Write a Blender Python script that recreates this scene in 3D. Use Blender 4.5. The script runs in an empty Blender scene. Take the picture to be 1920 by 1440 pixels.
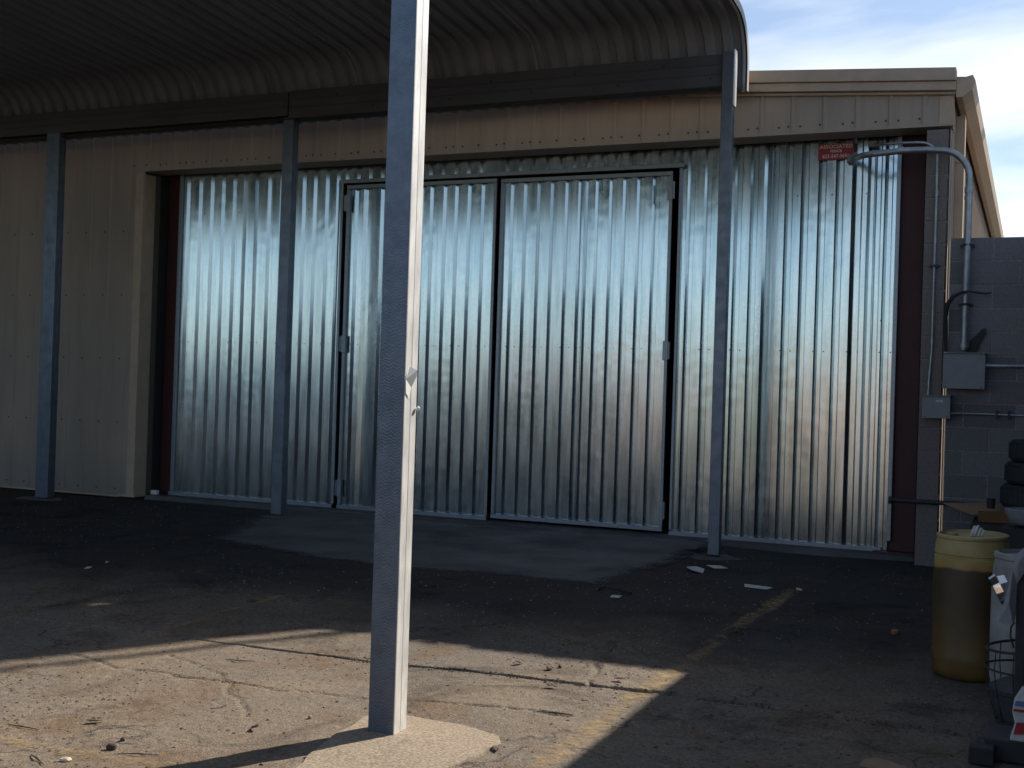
import bpy, bmesh, math, random
import numpy as np
from mathutils import Vector, Matrix
random.seed(7)
rng = np.random.default_rng(11)
S = bpy.context.scene
COL = S.collection
R = math.radians

# ---------------------------------------------------------------- camera
cam = bpy.data.cameras.new("camera")
cam.sensor_width = 36.0
cam.lens = 2234.26 / 1920 * 36.0
cam.clip_start = 0.05
cam.clip_end = 2000
camo = bpy.data.objects.new("camera", cam)
COL.objects.link(camo)
yaw, pitch, roll = R(23.7025), R(0.3288), R(1.8058)
fwd = Vector((-math.sin(yaw) * math.cos(pitch), math.cos(yaw) * math.cos(pitch), math.sin(pitch)))
rt = Vector((math.cos(yaw), math.sin(yaw), 0))
up = rt.cross(fwd)
r2 = math.cos(roll) * rt + math.sin(roll) * up
u2 = -math.sin(roll) * rt + math.cos(roll) * up
M = Matrix((r2, u2, -fwd)).transposed().to_4x4()
M.translation = Vector((0, 0, 1.5))
camo.matrix_world = M
S.camera = camo

# ---------------------------------------------------------------- light
SUN_AZ, SUN_EL = R(29.3), R(37.0)          # azimuth clockwise from +Y
world = bpy.data.worlds.new("World")
S.world = world
world.use_nodes = True
wn, wl = world.node_tree.nodes, world.node_tree.links
wn.clear()
wo = wn.new("ShaderNodeOutputWorld")
bg = wn.new("ShaderNodeBackground"); bg.inputs["Strength"].default_value = 0.085
sky = wn.new("ShaderNodeTexSky"); sky.sky_type = 'NISHITA'; sky.sun_disc = False
sky.sun_elevation = SUN_EL; sky.sun_rotation = SUN_AZ
sky.air_density = 1.0; sky.dust_density = 0.4; sky.ozone_density = 3.0
tc = wn.new("ShaderNodeTexCoord")
sep = wn.new("ShaderNodeSeparateXYZ")
zadd = wn.new("ShaderNodeMath"); zadd.operation = 'ADD'; zadd.inputs[1].default_value = 0.18
zmax = wn.new("ShaderNodeMath"); zmax.operation = 'MAXIMUM'; zmax.inputs[1].default_value = 0.05
dv = wn.new("ShaderNodeVectorMath"); dv.operation = 'DIVIDE'
comb = wn.new("ShaderNodeCombineXYZ")
mp = wn.new("ShaderNodeMapping"); mp.inputs["Scale"].default_value = (1.0, 1.7, 1.0); mp.inputs["Rotation"].default_value = (0, 0, 0.5)
mp.inputs["Location"].default_value = (2.3, 0.4, 0)
cn = wn.new("ShaderNodeTexNoise"); cn.inputs["Scale"].default_value = 1.3; cn.inputs["Detail"].default_value = 6; cn.inputs["Roughness"].default_value = 0.48; cn.inputs["Distortion"].default_value = 0.4
cr = wn.new("ShaderNodeValToRGB"); cr.color_ramp.elements[0].position = 0.42; cr.color_ramp.elements[1].position = 0.70
cr.color_ramp.elements[0].color = (0.12, 0.12, 0.12, 1); cr.color_ramp.elements[1].color = (0.95, 0.95, 0.95, 1)
mixc = wn.new("ShaderNodeMixRGB"); mixc.inputs["Color2"].default_value = (10.5, 10.7, 11.0, 1)
wl.new(tc.outputs["Generated"], sep.inputs[0])
wl.new(sep.outputs["Z"], zadd.inputs[0]); wl.new(zadd.outputs[0], zmax.inputs[0])
for i in range(3): wl.new(zmax.outputs[0], comb.inputs[i])
wl.new(tc.outputs["Generated"], dv.inputs[0]); wl.new(comb.outputs[0], dv.inputs[1])
wl.new(dv.outputs[0], mp.inputs[0]); wl.new(mp.outputs[0], cn.inputs["Vector"])
# thin cloud gathers towards the sun's side of the sky
dotn = wn.new("ShaderNodeVectorMath"); dotn.operation = 'DOT_PRODUCT'; dotn.inputs[1].default_value = (math.sin(SUN_AZ), math.cos(SUN_AZ), 0.0)
gr = wn.new("ShaderNodeMapRange"); gr.inputs["From Min"].default_value = -0.3; gr.inputs["From Max"].default_value = 0.9
gr.inputs["To Min"].default_value = 0.15; gr.inputs["To Max"].default_value = 1.0; gr.interpolation_type = 'SMOOTHSTEP'
ml_ = wn.new("ShaderNodeMath"); ml_.operation = 'MULTIPLY'
wl.new(tc.outputs["Generated"], dotn.inputs[0]); wl.new(dotn.outputs["Value"], gr.inputs["Value"])
wl.new(cn.outputs["Fac"], cr.inputs[0]); wl.new(cr.outputs[0], ml_.inputs[0]); wl.new(gr.outputs[0], ml_.inputs[1]); wl.new(ml_.outputs[0], mixc.inputs["Fac"])
wl.new(sky.outputs[0], mixc.inputs["Color1"]); wl.new(mixc.outputs[0], bg.inputs["Color"])
wl.new(bg.outputs[0], wo.inputs[0])

sun = bpy.data.lights.new("sun", 'SUN')
sun.energy = 5.0; sun.angle = R(0.53); sun.color = (1.0, 0.91, 0.79)
suno = bpy.data.objects.new("sun", sun); COL.objects.link(suno)
sd = Vector((math.sin(SUN_AZ) * math.cos(SUN_EL), math.cos(SUN_AZ) * math.cos(SUN_EL), math.sin(SUN_EL)))
suno.rotation_euler = sd.to_track_quat('Z', 'Y').to_euler()
suno.location = sd * 60

S.view_settings.view_transform = 'Standard'
S.view_settings.look = 'None'
S.view_settings.gamma = 1.0
S.view_settings.exposure = 0.58
S.view_settings.use_curve_mapping = False
S.render.engine = 'CYCLES'
S.cycles.max_bounces = 8

# ---------------------------------------------------------------- helpers
class MB:
    def __init__(s): s.v = []; s.f = []
    def add(s, vs, fs):
        n = len(s.v); s.v += [tuple(v) for v in vs]; s.f += [tuple(i + n for i in f) for f in fs]; return s
    def box(s, x0, x1, y0, y1, z0, z1):
        vs = [(x, y, z) for z in (z0, z1) for y in (y0, y1) for x in (x0, x1)]
        return s.add(vs, [(0, 2, 3, 1), (4, 5, 7, 6), (0, 1, 5, 4), (2, 6, 7, 3), (0, 4, 6, 2), (1, 3, 7, 5)])
    def obox(s, c, ax, ay, az):
        c, ax, ay, az = map(Vector, (c, ax, ay, az))
        vs = [c + i * ax + j * ay + k * az for k in (-1, 1) for j in (-1, 1) for i in (-1, 1)]
        return s.add(vs, [(0, 2, 3, 1), (4, 5, 7, 6), (0, 1, 5, 4), (2, 6, 7, 3), (0, 4, 6, 2), (1, 3, 7, 5)])
    def prism(s, pts, axis, a, b):
        """closed outline pts (2D) extruded along axis from a to b"""
        n = len(pts)
        def P(p, t):
            if axis == 'x': return (t, p[0], p[1])
            if axis == 'y': return (p[0], t, p[1])
            return (p[0], p[1], t)
        vs = [P(p, a) for p in pts] + [P(p, b) for p in pts]
        fs = [tuple(range(n)), tuple(range(2 * n - 1, n - 1, -1))]
        fs += [(i, i + n, (i + 1) % n + n, (i + 1) % n) for i in range(n)]
        return s.add(vs, fs)
    def tube(s, path, r, n=12, cap=True, radii=None):
        path = [Vector(p) for p in path]
        vs = []; fs = []
        prev = None
        for i, p in enumerate(path):
            t = (path[min(i + 1, len(path) - 1)] - path[max(i - 1, 0)]).normalized()
            if prev is None:
                a = t.orthogonal().normalized()
            else:
                a = (prev - t * prev.dot(t)).normalized()
            prev = a
            b = t.cross(a)
            rr = radii[i] if radii else r
            for k in range(n):
                th = 2 * math.pi * k / n
                vs.append(p + rr * (math.cos(th) * a + math.sin(th) * b))
        for i in range(len(path) - 1):
            for k in range(n):
                k2 = (k + 1) % n
                fs.append((i * n + k, i * n + k2, (i + 1) * n + k2, (i + 1) * n + k))
        if cap:
            fs.append(tuple(range(n - 1, -1, -1))); m = (len(path) - 1) * n
            fs.append(tuple(range(m, m + n)))
        return s.add(vs, fs)
    def lathe(s, prof, c, n=40, squash=1.0):
        vs = []; fs = []
        for r, z in prof:
            for k in range(n):
                th = 2 * math.pi * k / n
                vs.append((c[0] + r * math.cos(th), c[1] + r * math.sin(th) * squash, c[2] + z))
        for i in range(len(prof) - 1):
            for k in range(n):
                k2 = (k + 1) % n
                fs.append((i * n + k, i * n + k2, (i + 1) * n + k2, (i + 1) * n + k))
        return s.add(vs, fs)
    def mesh(s, name):
        me = bpy.data.meshes.new(name)
        me.from_pydata(s.v, [], s.f); me.update()
        return me
    def build(s, name, mat, parent=None, smooth=False, bevel=0, label=None, kind=None):
        me = s.mesh(name)
        bm = bmesh.new(); bm.from_mesh(me)
        bmesh.ops.recalc_face_normals(bm, faces=bm.faces)
        if bevel:
            bmesh.ops.bevel(bm, geom=[e for e in bm.edges if len(e.link_faces) == 2 and e.calc_face_angle(0) > 0.6],
                            offset=bevel, segments=2, affect='EDGES', profile=0.5)
        bm.to_mesh(me); bm.free()
        if smooth:
            me.shade_smooth()
            me.set_sharp_from_angle(angle=R(35))
        me.materials.append(mat)
        o = bpy.data.objects.new(name, me); COL.objects.link(o)
        if parent is not None: o.parent = parent; o.matrix_parent_inverse = parent.matrix_world.inverted()
        if label: o["label"] = label
        if kind: o["kind"] = kind
        return o

def tag(o, label=None, cat=None, group=None, kind=None):
    if label: o["label"] = label
    if cat: o["category"] = cat
    if group: o["group"] = group
    if kind: o["kind"] = kind
    return o

def thing(name, label, cat, loc=(0, 0, 0), group=None):
    o = bpy.data.objects.new(name, None); COL.objects.link(o)
    o.location = loc; o.matrix_world = Matrix.Translation(loc)
    o.empty_display_size = 0.2
    return tag(o, label, cat, group)

def sm(t): return t * t * (3 - 2 * t)
_LAT = rng.random((256, 256))
def vnoise(x, y, sc):
    x = np.asarray(x) * sc + 77.3; y = np.asarray(y) * sc + 31.7
    xi = np.floor(x).astype(int); yi = np.floor(y).astype(int)
    fx = sm(x - xi); fy = sm(y - yi)
    g = lambda a, b: _LAT[a % 256, b % 256]
    return ((g(xi, yi) * (1 - fx) + g(xi + 1, yi) * fx) * (1 - fy) + (g(xi, yi + 1) * (1 - fx) + g(xi + 1, yi + 1) * fx) * fy) * 2 - 1

# ---------------------------------------------------------------- materials
def mat(name, col, rough=0.6, metal=0.0, noise=None, bump=None, spec=0.5, coord='Object', col2=None, nscale=(1, 1, 1), rnoise=0.0):
    """base colour, optional colour noise (scale, detail, amount to col2) and bump (scale, strength, distance)"""
    m = bpy.data.materials.new(name); m.use_nodes = True
    nt = m.node_tree; N, L = nt.nodes, nt.links
    b = N["Principled BSDF"]
    b.inputs["Base Color"].default_value = (*col, 1); b.inputs["Roughness"].default_value = rough
    b.inputs["Metallic"].default_value = metal; b.inputs["Specular IOR Level"].default_value = spec
    t = N.new("ShaderNodeTexCoord"); mpn = N.new("ShaderNodeMapping"); mpn.inputs["Scale"].default_value = nscale
    L.new(t.outputs[coord], mpn.inputs[0])
    if noise:
        n = N.new("ShaderNodeTexNoise"); n.inputs["Scale"].default_value = noise[0]; n.inputs["Detail"].default_value = noise[1]
        n.inputs["Roughness"].default_value = 0.6
        L.new(mpn.outputs[0], n.inputs["Vector"])
        rp = N.new("ShaderNodeValToRGB"); rp.color_ramp.elements[0].position = 0.5 - noise[2]; rp.color_ramp.elements[1].position = 0.5 + noise[2]
        rp.color_ramp.elements[0].color = (*col, 1); rp.color_ramp.elements[1].color = (*(col2 or tuple(c * 0.6 for c in col)), 1)
        L.new(n.outputs["Fac"], rp.inputs[0]); L.new(rp.outputs[0], b.inputs["Base Color"])
        if rnoise:
            mr = N.new("ShaderNodeMapRange"); mr.inputs["To Min"].default_value = rough - rnoise; mr.inputs["To Max"].default_value = rough + rnoise
            mr.inputs["From Min"].default_value = 0.3; mr.inputs["From Max"].default_value = 0.7
            L.new(n.outputs["Fac"], mr.inputs["Value"]); L.new(mr.outputs[0], b.inputs["Roughness"])
    if bump:
        n2 = N.new("ShaderNodeTexNoise"); n2.inputs["Scale"].default_value = bump[0]; n2.inputs["Detail"].default_value = 5
        L.new(mpn.outputs[0], n2.inputs["Vector"])
        bp = N.new("ShaderNodeBump"); bp.inputs["Strength"].default_value = bump[1]; bp.inputs["Distance"].default_value = bump[2]
        L.new(n2.outputs["Fac"], bp.inputs["Height"]); L.new(bp.outputs[0], b.inputs["Normal"])
    return m

def galv_sheet(name):
    m = bpy.data.materials.new(name); m.use_nodes = True
    N, L = m.node_tree.nodes, m.node_tree.links
    b = N["Principled BSDF"]; b.inputs["Metallic"].default_value = 1.0
    t = N.new("ShaderNodeTexCoord"); g = t.outputs["Object"]
    # spangle
    vo = N.new("ShaderNodeTexVoronoi"); vo.inputs["Scale"].default_value = 70
    L.new(g, vo.inputs["Vector"])
    hs = N.new("ShaderNodeSeparateColor"); L.new(vo.outputs["Color"], hs.inputs[0])
    r1 = N.new("ShaderNodeMapRange"); r1.inputs["To Min"].default_value = 0.11; r1.inputs["To Max"].default_value = 0.155
    L.new(hs.outputs[0], r1.inputs["Value"])
    # streaks
    mp2 = N.new("ShaderNodeMapping"); mp2.inputs["Scale"].default_value = (1, 1, 0.12); L.new(g, mp2.inputs[0])
    st = N.new("ShaderNodeTexNoise"); st.inputs["Scale"].default_value = 14; st.inputs["Detail"].default_value = 5
    L.new(mp2.outputs[0], st.inputs["Vector"])
    c = N.new("ShaderNodeValToRGB"); c.color_ramp.elements[0].color = (0.50, 0.59, 0.63, 1); c.color_ramp.elements[1].color = (0.68, 0.76, 0.80, 1)
    c.color_ramp.elements[0].position = 0.35; c.color_ramp.elements[1].position = 0.65
    L.new(st.outputs["Fac"], c.inputs[0]); L.new(c.outputs[0], b.inputs["Base Color"])
    st2 = N.new("ShaderNodeMath"); st2.operation = 'MULTIPLY_ADD'; st2.inputs[1].default_value = 0.10; 
    L.new(st.outputs["Fac"], st2.inputs[0]); L.new(r1.outputs[0], st2.inputs[2])
    L.new(st2.outputs[0], b.inputs["Roughness"])
    # oil canning and small dents
    mp3 = N.new("ShaderNodeMapping"); mp3.inputs["Scale"].default_value = (3.0, 3.0, 1.3); L.new(g, mp3.inputs[0])
    oc = N.new("ShaderNodeTexNoise"); oc.inputs["Scale"].default_value = 1.6; oc.inputs["Detail"].default_value = 0.0
    L.new(mp3.outputs[0], oc.inputs["Vector"])
    dn = N.new("ShaderNodeTexNoise"); dn.inputs["Scale"].default_value = 9; dn.inputs["Detail"].default_value = 0
    L.new(g, dn.inputs["Vector"])
    mk = N.new("ShaderNodeTexNoise"); mk.inputs["Scale"].default_value = 0.9; mk.inputs["Detail"].default_value = 0; L.new(mp3.outputs[0], mk.inputs["Vector"])
    mkr = N.new("ShaderNodeMapRange"); mkr.inputs["From Min"].default_value = 0.52; mkr.inputs["From Max"].default_value = 0.68
    L.new(mk.outputs["Fac"], mkr.inputs["Value"])
    mm = N.new("ShaderNodeMath"); mm.operation = 'MULTIPLY'; L.new(dn.outputs["Fac"], mm.inputs[0]); L.new(mkr.outputs[0], mm.inputs[1])
    b1 = N.new("ShaderNodeBump"); b1.inputs["Strength"].default_value = 1.0; b1.inputs["Distance"].default_value = 0.0010
    L.new(oc.outputs["Fac"], b1.inputs["Height"])
    b2 = N.new("ShaderNodeBump"); b2.inputs["Strength"].default_value = 1.0; b2.inputs["Distance"].default_value = 0.0012
    L.new(mm.outputs[0], b2.inputs["Height"]); L.new(b1.outputs[0], b2.inputs["Normal"])
    fn = N.new("ShaderNodeTexNoise"); fn.inputs["Scale"].default_value = 260; L.new(g, fn.inputs["Vector"])
    b3 = N.new("ShaderNodeBump"); b3.inputs["Strength"].default_value = 0.03; b3.inputs["Distance"].default_value = 0.001
    L.new(fn.outputs["Fac"], b3.inputs["Height"]); L.new(b2.outputs[0], b3.inputs["Normal"])
    L.new(b2.outputs[0], b.inputs["Normal"])
    return m

def ground_mat():
    m = bpy.data.materials.new("ground"); m.use_nodes = True
    N, L = m.node_tree.nodes, m.node_tree.links
    b = N["Principled BSDF"]; b.inputs["Roughness"].default_value = 0.9; b.inputs["Specular IOR Level"].default_value = 0.25
    t = N.new("ShaderNodeTexCoord"); g = t.outputs["Object"]
    def noise(sc, det, ro=0.6, dist=0.0):
        n = N.new("ShaderNodeTexNoise"); n.inputs["Scale"].default_value = sc; n.inputs["Detail"].default_value = det
        n.inputs["Roughness"].default_value = ro; n.inputs["Distortion"].default_value = dist
        L.new(g, n.inputs["Vector"]); return n.outputs["Fac"]
    def ramp(src, p0, p1, c0=(0, 0, 0, 1), c1=(1, 1, 1, 1)):
        r = N.new("ShaderNodeValToRGB"); r.color_ramp.elements[0].position = p0; r.color_ramp.elements[1].position = p1
        r.color_ramp.elements[0].color = c0; r.color_ramp.elements[1].color = c1; L.new(src, r.inputs[0]); return r.outputs[0]
    def mix(f, a, bb, mode='MIX'):
        x = N.new("ShaderNodeMixRGB"); x.blend_type = mode
        for s_, v in (("Fac", f), ("Color1", a), ("Color2", bb)):
            if isinstance(v, (tuple, float)): x.inputs[s_].default_value = v if isinstance(v, float) else (*v, 1)
            else: L.new(v, x.inputs[s_])
        return x.outputs[0]
    base = mix(ramp(noise(0.55, 4, 0.6, 0.6), 0.38, 0.62), (0.205, 0.163, 0.122), (0.150, 0.132, 0.113))
    base = mix(ramp(noise(1.7, 6, 0.7, 0.3), 0.50, 0.66), base, (0.15, 0.105, 0.070))      # rusty dirt
    base = mix(ramp(noise(1.1, 7, 0.72, 0.8), 0.53, 0.68), base, (0.062, 0.050, 0.042))    # oil stains
    base = mix(ramp(noise(26, 4, 0.7), 0.35, 0.7, (0.62, 0.62, 0.62, 1), (1.18, 1.18, 1.18, 1)), base, base, 'MIX') if False else base
    fine = N.new("ShaderNodeTexVoronoi"); fine.inputs["Scale"].default_value = 120; L.new(g, fine.inputs["Vector"])
    sc_ = N.new("ShaderNodeSeparateColor"); L.new(fine.outputs["Color"], sc_.inputs[0])
    agg = ramp(sc_.outputs[0], 0.0, 1.0, (0.74, 0.72, 0.70, 1), (1.22, 1.21, 1.2, 1))
    base = mix(1.0, base, agg, 'MULTIPLY')
    base = mix(1.0, base, ramp(noise(30, 5, 0.75), 0.3, 0.7, (0.72, 0.71, 0.7, 1), (1.22, 1.22, 1.2, 1)), 'MULTIPLY')
    spk = N.new("ShaderNodeTexVoronoi"); spk.inputs["Scale"].default_value = 34; L.new(g, spk.inputs["Vector"])
    sps = N.new("ShaderNodeSeparateColor"); L.new(spk.outputs["Color"], sps.inputs[0])
    sel = ramp(sps.outputs[1], 0.80, 0.84); dot = ramp(spk.outputs["Distance"], 0.16, 0.26, (1, 1, 1, 1), (0, 0, 0, 1))
    base = mix(mix(1.0, sel, dot, 'MULTIPLY'), base, (0.055, 0.045, 0.038))
    # thin meandering hairline cracks
    wv = N.new("ShaderNodeTexVoronoi"); wv.feature = 'DISTANCE_TO_EDGE'; wv.inputs["Scale"].default_value = 0.8
    wn_ = N.new("ShaderNodeTexNoise"); wn_.inputs["Scale"].default_value = 3.5; wn_.inputs["Detail"].default_value = 6; L.new(g, wn_.inputs["Vector"])
    wa = N.new("ShaderNodeMixRGB"); wa.blend_type = 'LINEAR_LIGHT'; wa.inputs["Fac"].default_value = 0.22
    L.new(g, wa.inputs["Color1"]); L.new(wn_.outputs["Color"], wa.inputs["Color2"]); L.new(wa.outputs[0], wv.inputs["Vector"])
    hair = ramp(wv.outputs["Distance"], 0.002, 0.007, (1, 1, 1, 1), (0, 0, 0, 1))
    base = mix(mix(1.0, hair, ramp(noise(1.3, 3), 0.48, 0.56), 'MULTIPLY'), base, (0.05, 0.042, 0.036))
    # shade put into the colour toward the warehouse; darker asphalt behind cuts bounced light
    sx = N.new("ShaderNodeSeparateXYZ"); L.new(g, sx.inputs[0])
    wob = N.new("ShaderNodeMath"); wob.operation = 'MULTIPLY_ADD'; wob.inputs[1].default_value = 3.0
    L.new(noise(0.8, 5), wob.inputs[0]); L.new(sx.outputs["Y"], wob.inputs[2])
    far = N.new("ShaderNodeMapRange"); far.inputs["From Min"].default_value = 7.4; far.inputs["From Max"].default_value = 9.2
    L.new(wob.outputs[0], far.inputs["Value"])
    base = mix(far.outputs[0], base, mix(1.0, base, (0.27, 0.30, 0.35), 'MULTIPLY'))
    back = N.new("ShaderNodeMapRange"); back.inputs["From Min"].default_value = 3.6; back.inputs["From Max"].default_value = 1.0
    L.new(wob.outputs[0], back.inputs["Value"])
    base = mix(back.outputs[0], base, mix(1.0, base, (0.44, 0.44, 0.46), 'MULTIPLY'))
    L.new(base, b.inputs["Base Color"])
    bp = N.new("ShaderNodeBump"); bp.inputs["Strength"].default_value = 0.6; bp.inputs["Distance"].default_value = 0.004
    hn = N.new("ShaderNodeMath"); hn.operation = 'ADD'; L.new(noise(60, 6, 0.75), hn.inputs[0]); L.new(fine.outputs["Distance"], hn.inputs[1])
    L.new(hn.outputs[0], bp.inputs["Height"]); L.new(bp.outputs[0], b.inputs["Normal"])
    return m

def worn_paint(name, col, th, width=0.34, kedge=0.28, m=None):
    m = m or mat(name, col, 0.8, bump=(80, 0.6, 0.003))
    N, L = m.node_tree.nodes, m.node_tree.links
    out = N["Material Output"]; b = N["Principled BSDF"]
    t = N.new("ShaderNodeTexCoord")
    n = N.new("ShaderNodeTexNoise"); n.inputs["Scale"].default_value = 16; n.inputs["Detail"].default_value = 9; n.inputs["Roughness"].default_value = 0.78
    L.new(t.outputs["Object"], n.inputs["Vector"])
    n3 = N.new("ShaderNodeTexNoise"); n3.inputs["Scale"].default_value = 2.2; n3.inputs["Detail"].default_value = 3
    L.new(t.outputs["Object"], n3.inputs["Vector"])
    at = N.new("ShaderNodeAttribute"); at.attribute_name = "edge"
    a0 = N.new("ShaderNodeMath"); a0.operation = 'MULTIPLY_ADD'; a0.inputs[1].default_value = 0.5
    L.new(n3.outputs["Fac"], a0.inputs[0]); L.new(n.outputs["Fac"], a0.inputs[2])
    a1 = N.new("ShaderNodeMath"); a1.operation = 'MULTIPLY_ADD'; a1.inputs[1].default_value = kedge
    L.new(at.outputs["Fac"], a1.inputs[0]); L.new(a0.outputs[0], a1.inputs[2])
    r = N.new("ShaderNodeMapRange"); r.inputs["From Min"].default_value = th; r.inputs["From Max"].default_value = th + width
    L.new(a1.outputs[0], r.inputs["Value"])
    tr = N.new("ShaderNodeBsdfTransparent"); mx = N.new("ShaderNodeMixShader")
    L.new(r.outputs[0], mx.inputs[0]); L.new(tr.outputs[0], mx.inputs[1]); L.new(b.outputs[0], mx.inputs[2])
    L.new(mx.outputs[0], out.inputs[0])
    return m

GALV = galv_sheet("galvanised_sheet")
FRAME = mat("galvanised_frame", (0.30, 0.33, 0.37), 0.42, 0.85, noise=(30, 4, 0.2), col2=(0.24, 0.27, 0.30), bump=(90, 0.15, 0.001))
STEEL = mat("canopy_steel", (0.19, 0.22, 0.27), 0.42, 0.7, noise=(9, 6, 0.22), col2=(0.13, 0.155, 0.19), bump=(120, 0.2, 0.001), rnoise=0.06)
STEELDK = mat("dark_steel", (0.05, 0.05, 0.055), 0.55, 0.3, noise=(12, 5, 0.2))
BEAM = mat("beam_steel", (0.13, 0.13, 0.14), 0.6, 0.35, noise=(5, 6, 0.22), col2=(0.09, 0.09, 0.10), bump=(60, 0.2, 0.001), nscale=(0.3, 1, 1))
BEIGE = mat("beige_siding", (0.46, 0.365, 0.285), 0.55, noise=(2.6, 8, 0.22), col2=(0.35, 0.30, 0.25), bump=(7, 0.1, 0.004), nscale=(1, 1, 0.25), spec=0.3)
def grime(m, z0, z1, col):
    N, L = m.node_tree.nodes, m.node_tree.links; b = N["Principled BSDF"]
    src = b.inputs["Base Color"].links[0].from_socket
    t = N.new("ShaderNodeTexCoord"); sx = N.new("ShaderNodeSeparateXYZ"); L.new(t.outputs["Object"], sx.inputs[0])
    mp_ = N.new("ShaderNodeMapping"); mp_.inputs["Scale"].default_value = (1, 1, 0.06); L.new(t.outputs["Object"], mp_.inputs[0])
    n = N.new("ShaderNodeTexNoise"); n.inputs["Scale"].default_value = 9; n.inputs["Detail"].default_value = 7; n.inputs["Roughness"].default_value = 0.7; L.new(mp_.outputs[0], n.inputs["Vector"])
    r = N.new("ShaderNodeMapRange"); r.inputs["From Min"].default_value = z1; r.inputs["From Max"].default_value = z0; L.new(sx.outputs["Z"], r.inputs["Value"])
    a = N.new("ShaderNodeMath"); a.operation = 'MULTIPLY_ADD'; a.inputs[1].default_value = 0.55; L.new(r.outputs[0], a.inputs[0])
    k = N.new("ShaderNodeMapRange"); k.inputs["From Min"].default_value = 0.50; k.inputs["From Max"].default_value = 0.80; k.inputs["To Max"].default_value = 0.55; L.new(n.outputs["Fac"], k.inputs["Value"]); L.new(k.outputs[0], a.inputs[2])
    x = N.new("ShaderNodeMixRGB"); x.inputs["Color2"].default_value = (*col, 1); L.new(a.outputs[0], x.inputs["Fac"]); L.new(src, x.inputs["Color1"]); L.new(x.outputs[0], b.inputs["Base Color"])
grime(BEIGE, 0.0, 0.6, (0.23, 0.21, 0.19))
TRIM = mat("beige_trim", (0.60, 0.45, 0.325), 0.5, noise=(6, 5, 0.3), col2=(0.42, 0.34, 0.25), spec=0.3)
UNDER = mat("canopy_sheet", (0.34, 0.34, 0.35), 0.6, noise=(3, 6, 0.25), col2=(0.25, 0.255, 0.27), nscale=(1, 0.3, 1), spec=0.3)
REDOX = mat("red_primer", (0.085, 0.022, 0.02), 0.6, noise=(9, 6, 0.25), col2=(0.05, 0.016, 0.016), bump=(50, 0.2, 0.001))
CMU = mat("concrete_block", (0.21, 0.20, 0.205), 0.95, noise=(55, 6, 0.2), col2=(0.14, 0.135, 0.14), bump=(160, 0.6, 0.003), spec=0.2)
CMU2 = mat("concrete_block_pier", (0.25, 0.215, 0.20), 0.95, noise=(50, 6, 0.2), col2=(0.17, 0.15, 0.14), bump=(150, 0.6, 0.003), spec=0.2)
CMUS = [CMU] + [mat("concrete_block", (0.21 * k, 0.20 * k, 0.207 * k), 0.95, noise=(50, 7, 0.2), col2=(0.14 * k, 0.135 * k, 0.142 * k), bump=(160, 0.6, 0.003), spec=0.2) for k in (0.88, 1.12, 1.24)]
MORTAR = mat("mortar", (0.36, 0.355, 0.36), 0.95, noise=(40, 5, 0.2), col2=(0.18, 0.165, 0.16), bump=(100, 0.5, 0.003), spec=0.2)
CONC = mat("concrete", (0.19, 0.185, 0.185), 0.9, noise=(1.6, 10, 0.2), col2=(0.075, 0.074, 0.075), bump=(70, 0.5, 0.003), spec=0.3)
PADM = mat("footing_concrete", (0.36, 0.295, 0.225), 0.95, noise=(75, 10, 0.13), col2=(0.20, 0.16, 0.12), bump=(60, 0.6, 0.005), spec=0.2)
GROUND = ground_mat()
YEL = worn_paint("worn_yellow_paint", (0.34, 0.24, 0.12), 0.93)
PIPE = mat("conduit", (0.42, 0.46, 0.48), 0.45, 0.75, noise=(14, 7, 0.18), col2=(0.28, 0.30, 0.32))
worn_paint("", None, 1.05, 0.35, 1.2, CONC)
SILL = mat("sill_concrete", (0.13, 0.13, 0.132), 0.9, noise=(2.5, 9, 0.15), col2=(0.07, 0.07, 0.07), bump=(70, 0.5, 0.003), spec=0.3)
BOXM = mat("electrical_box", (0.24, 0.25, 0.26), 0.5, 0.1, noise=(14, 5, 0.25), col2=(0.19, 0.2, 0.21))
BLACK = mat("black_rubber", (0.018, 0.018, 0.02), 0.7, noise=(30, 4, 0.2), col2=(0.03, 0.03, 0.032))
REDP = mat("red_sign", (0.42, 0.025, 0.035), 0.45, noise=(20, 4, 0.3), col2=(0.34, 0.022, 0.03))
WHITE = mat("white_print", (0.75, 0.73, 0.72), 0.6)
PAPER = mat("pale_litter", (0.62, 0.62, 0.6), 0.7, noise=(30, 4, 0.2), col2=(0.45, 0.45, 0.44))
DARKIN = mat("dark_interior", (0.03, 0.03, 0.03), 0.9)
CARD = mat("cardboard", (0.36, 0.24, 0.14), 0.85, noise=(12, 5, 0.25), col2=(0.28, 0.18, 0.1))
CARDB = mat("brown_cardboard", (0.20, 0.10, 0.035), 0.85, noise=(12, 5, 0.25), col2=(0.15, 0.075, 0.03))
GREYPL = mat("grey_plastic", (0.27, 0.28, 0.29), 0.6, noise=(12, 6, 0.2), col2=(0.2, 0.2, 0.21))
WHPL = mat("dirty_white_plastic", (0.36, 0.36, 0.34), 0.55, noise=(5, 7, 0.16), col2=(0.22, 0.215, 0.2), bump=(20, 0.2, 0.004))
CHROME = mat("chrome", (0.75, 0.76, 0.77), 0.08, 1.0, bump=(9, 0.3, 0.004))
CLOTH = mat("grey_cloth", (0.30, 0.30, 0.31), 0.8, noise=(18, 5, 0.2), col2=(0.22, 0.22, 0.23), bump=(200, 0.2, 0.001))
ROPE = mat("white_rope", (0.6, 0.59, 0.56), 0.8, bump=(140, 0.6, 0.003))
SCREW = mat("screw_heads", (0.05, 0.05, 0.05), 0.5, 0.4)
DRIP = mat("weld_white", (0.8, 0.8, 0.78), 0.6)

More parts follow.
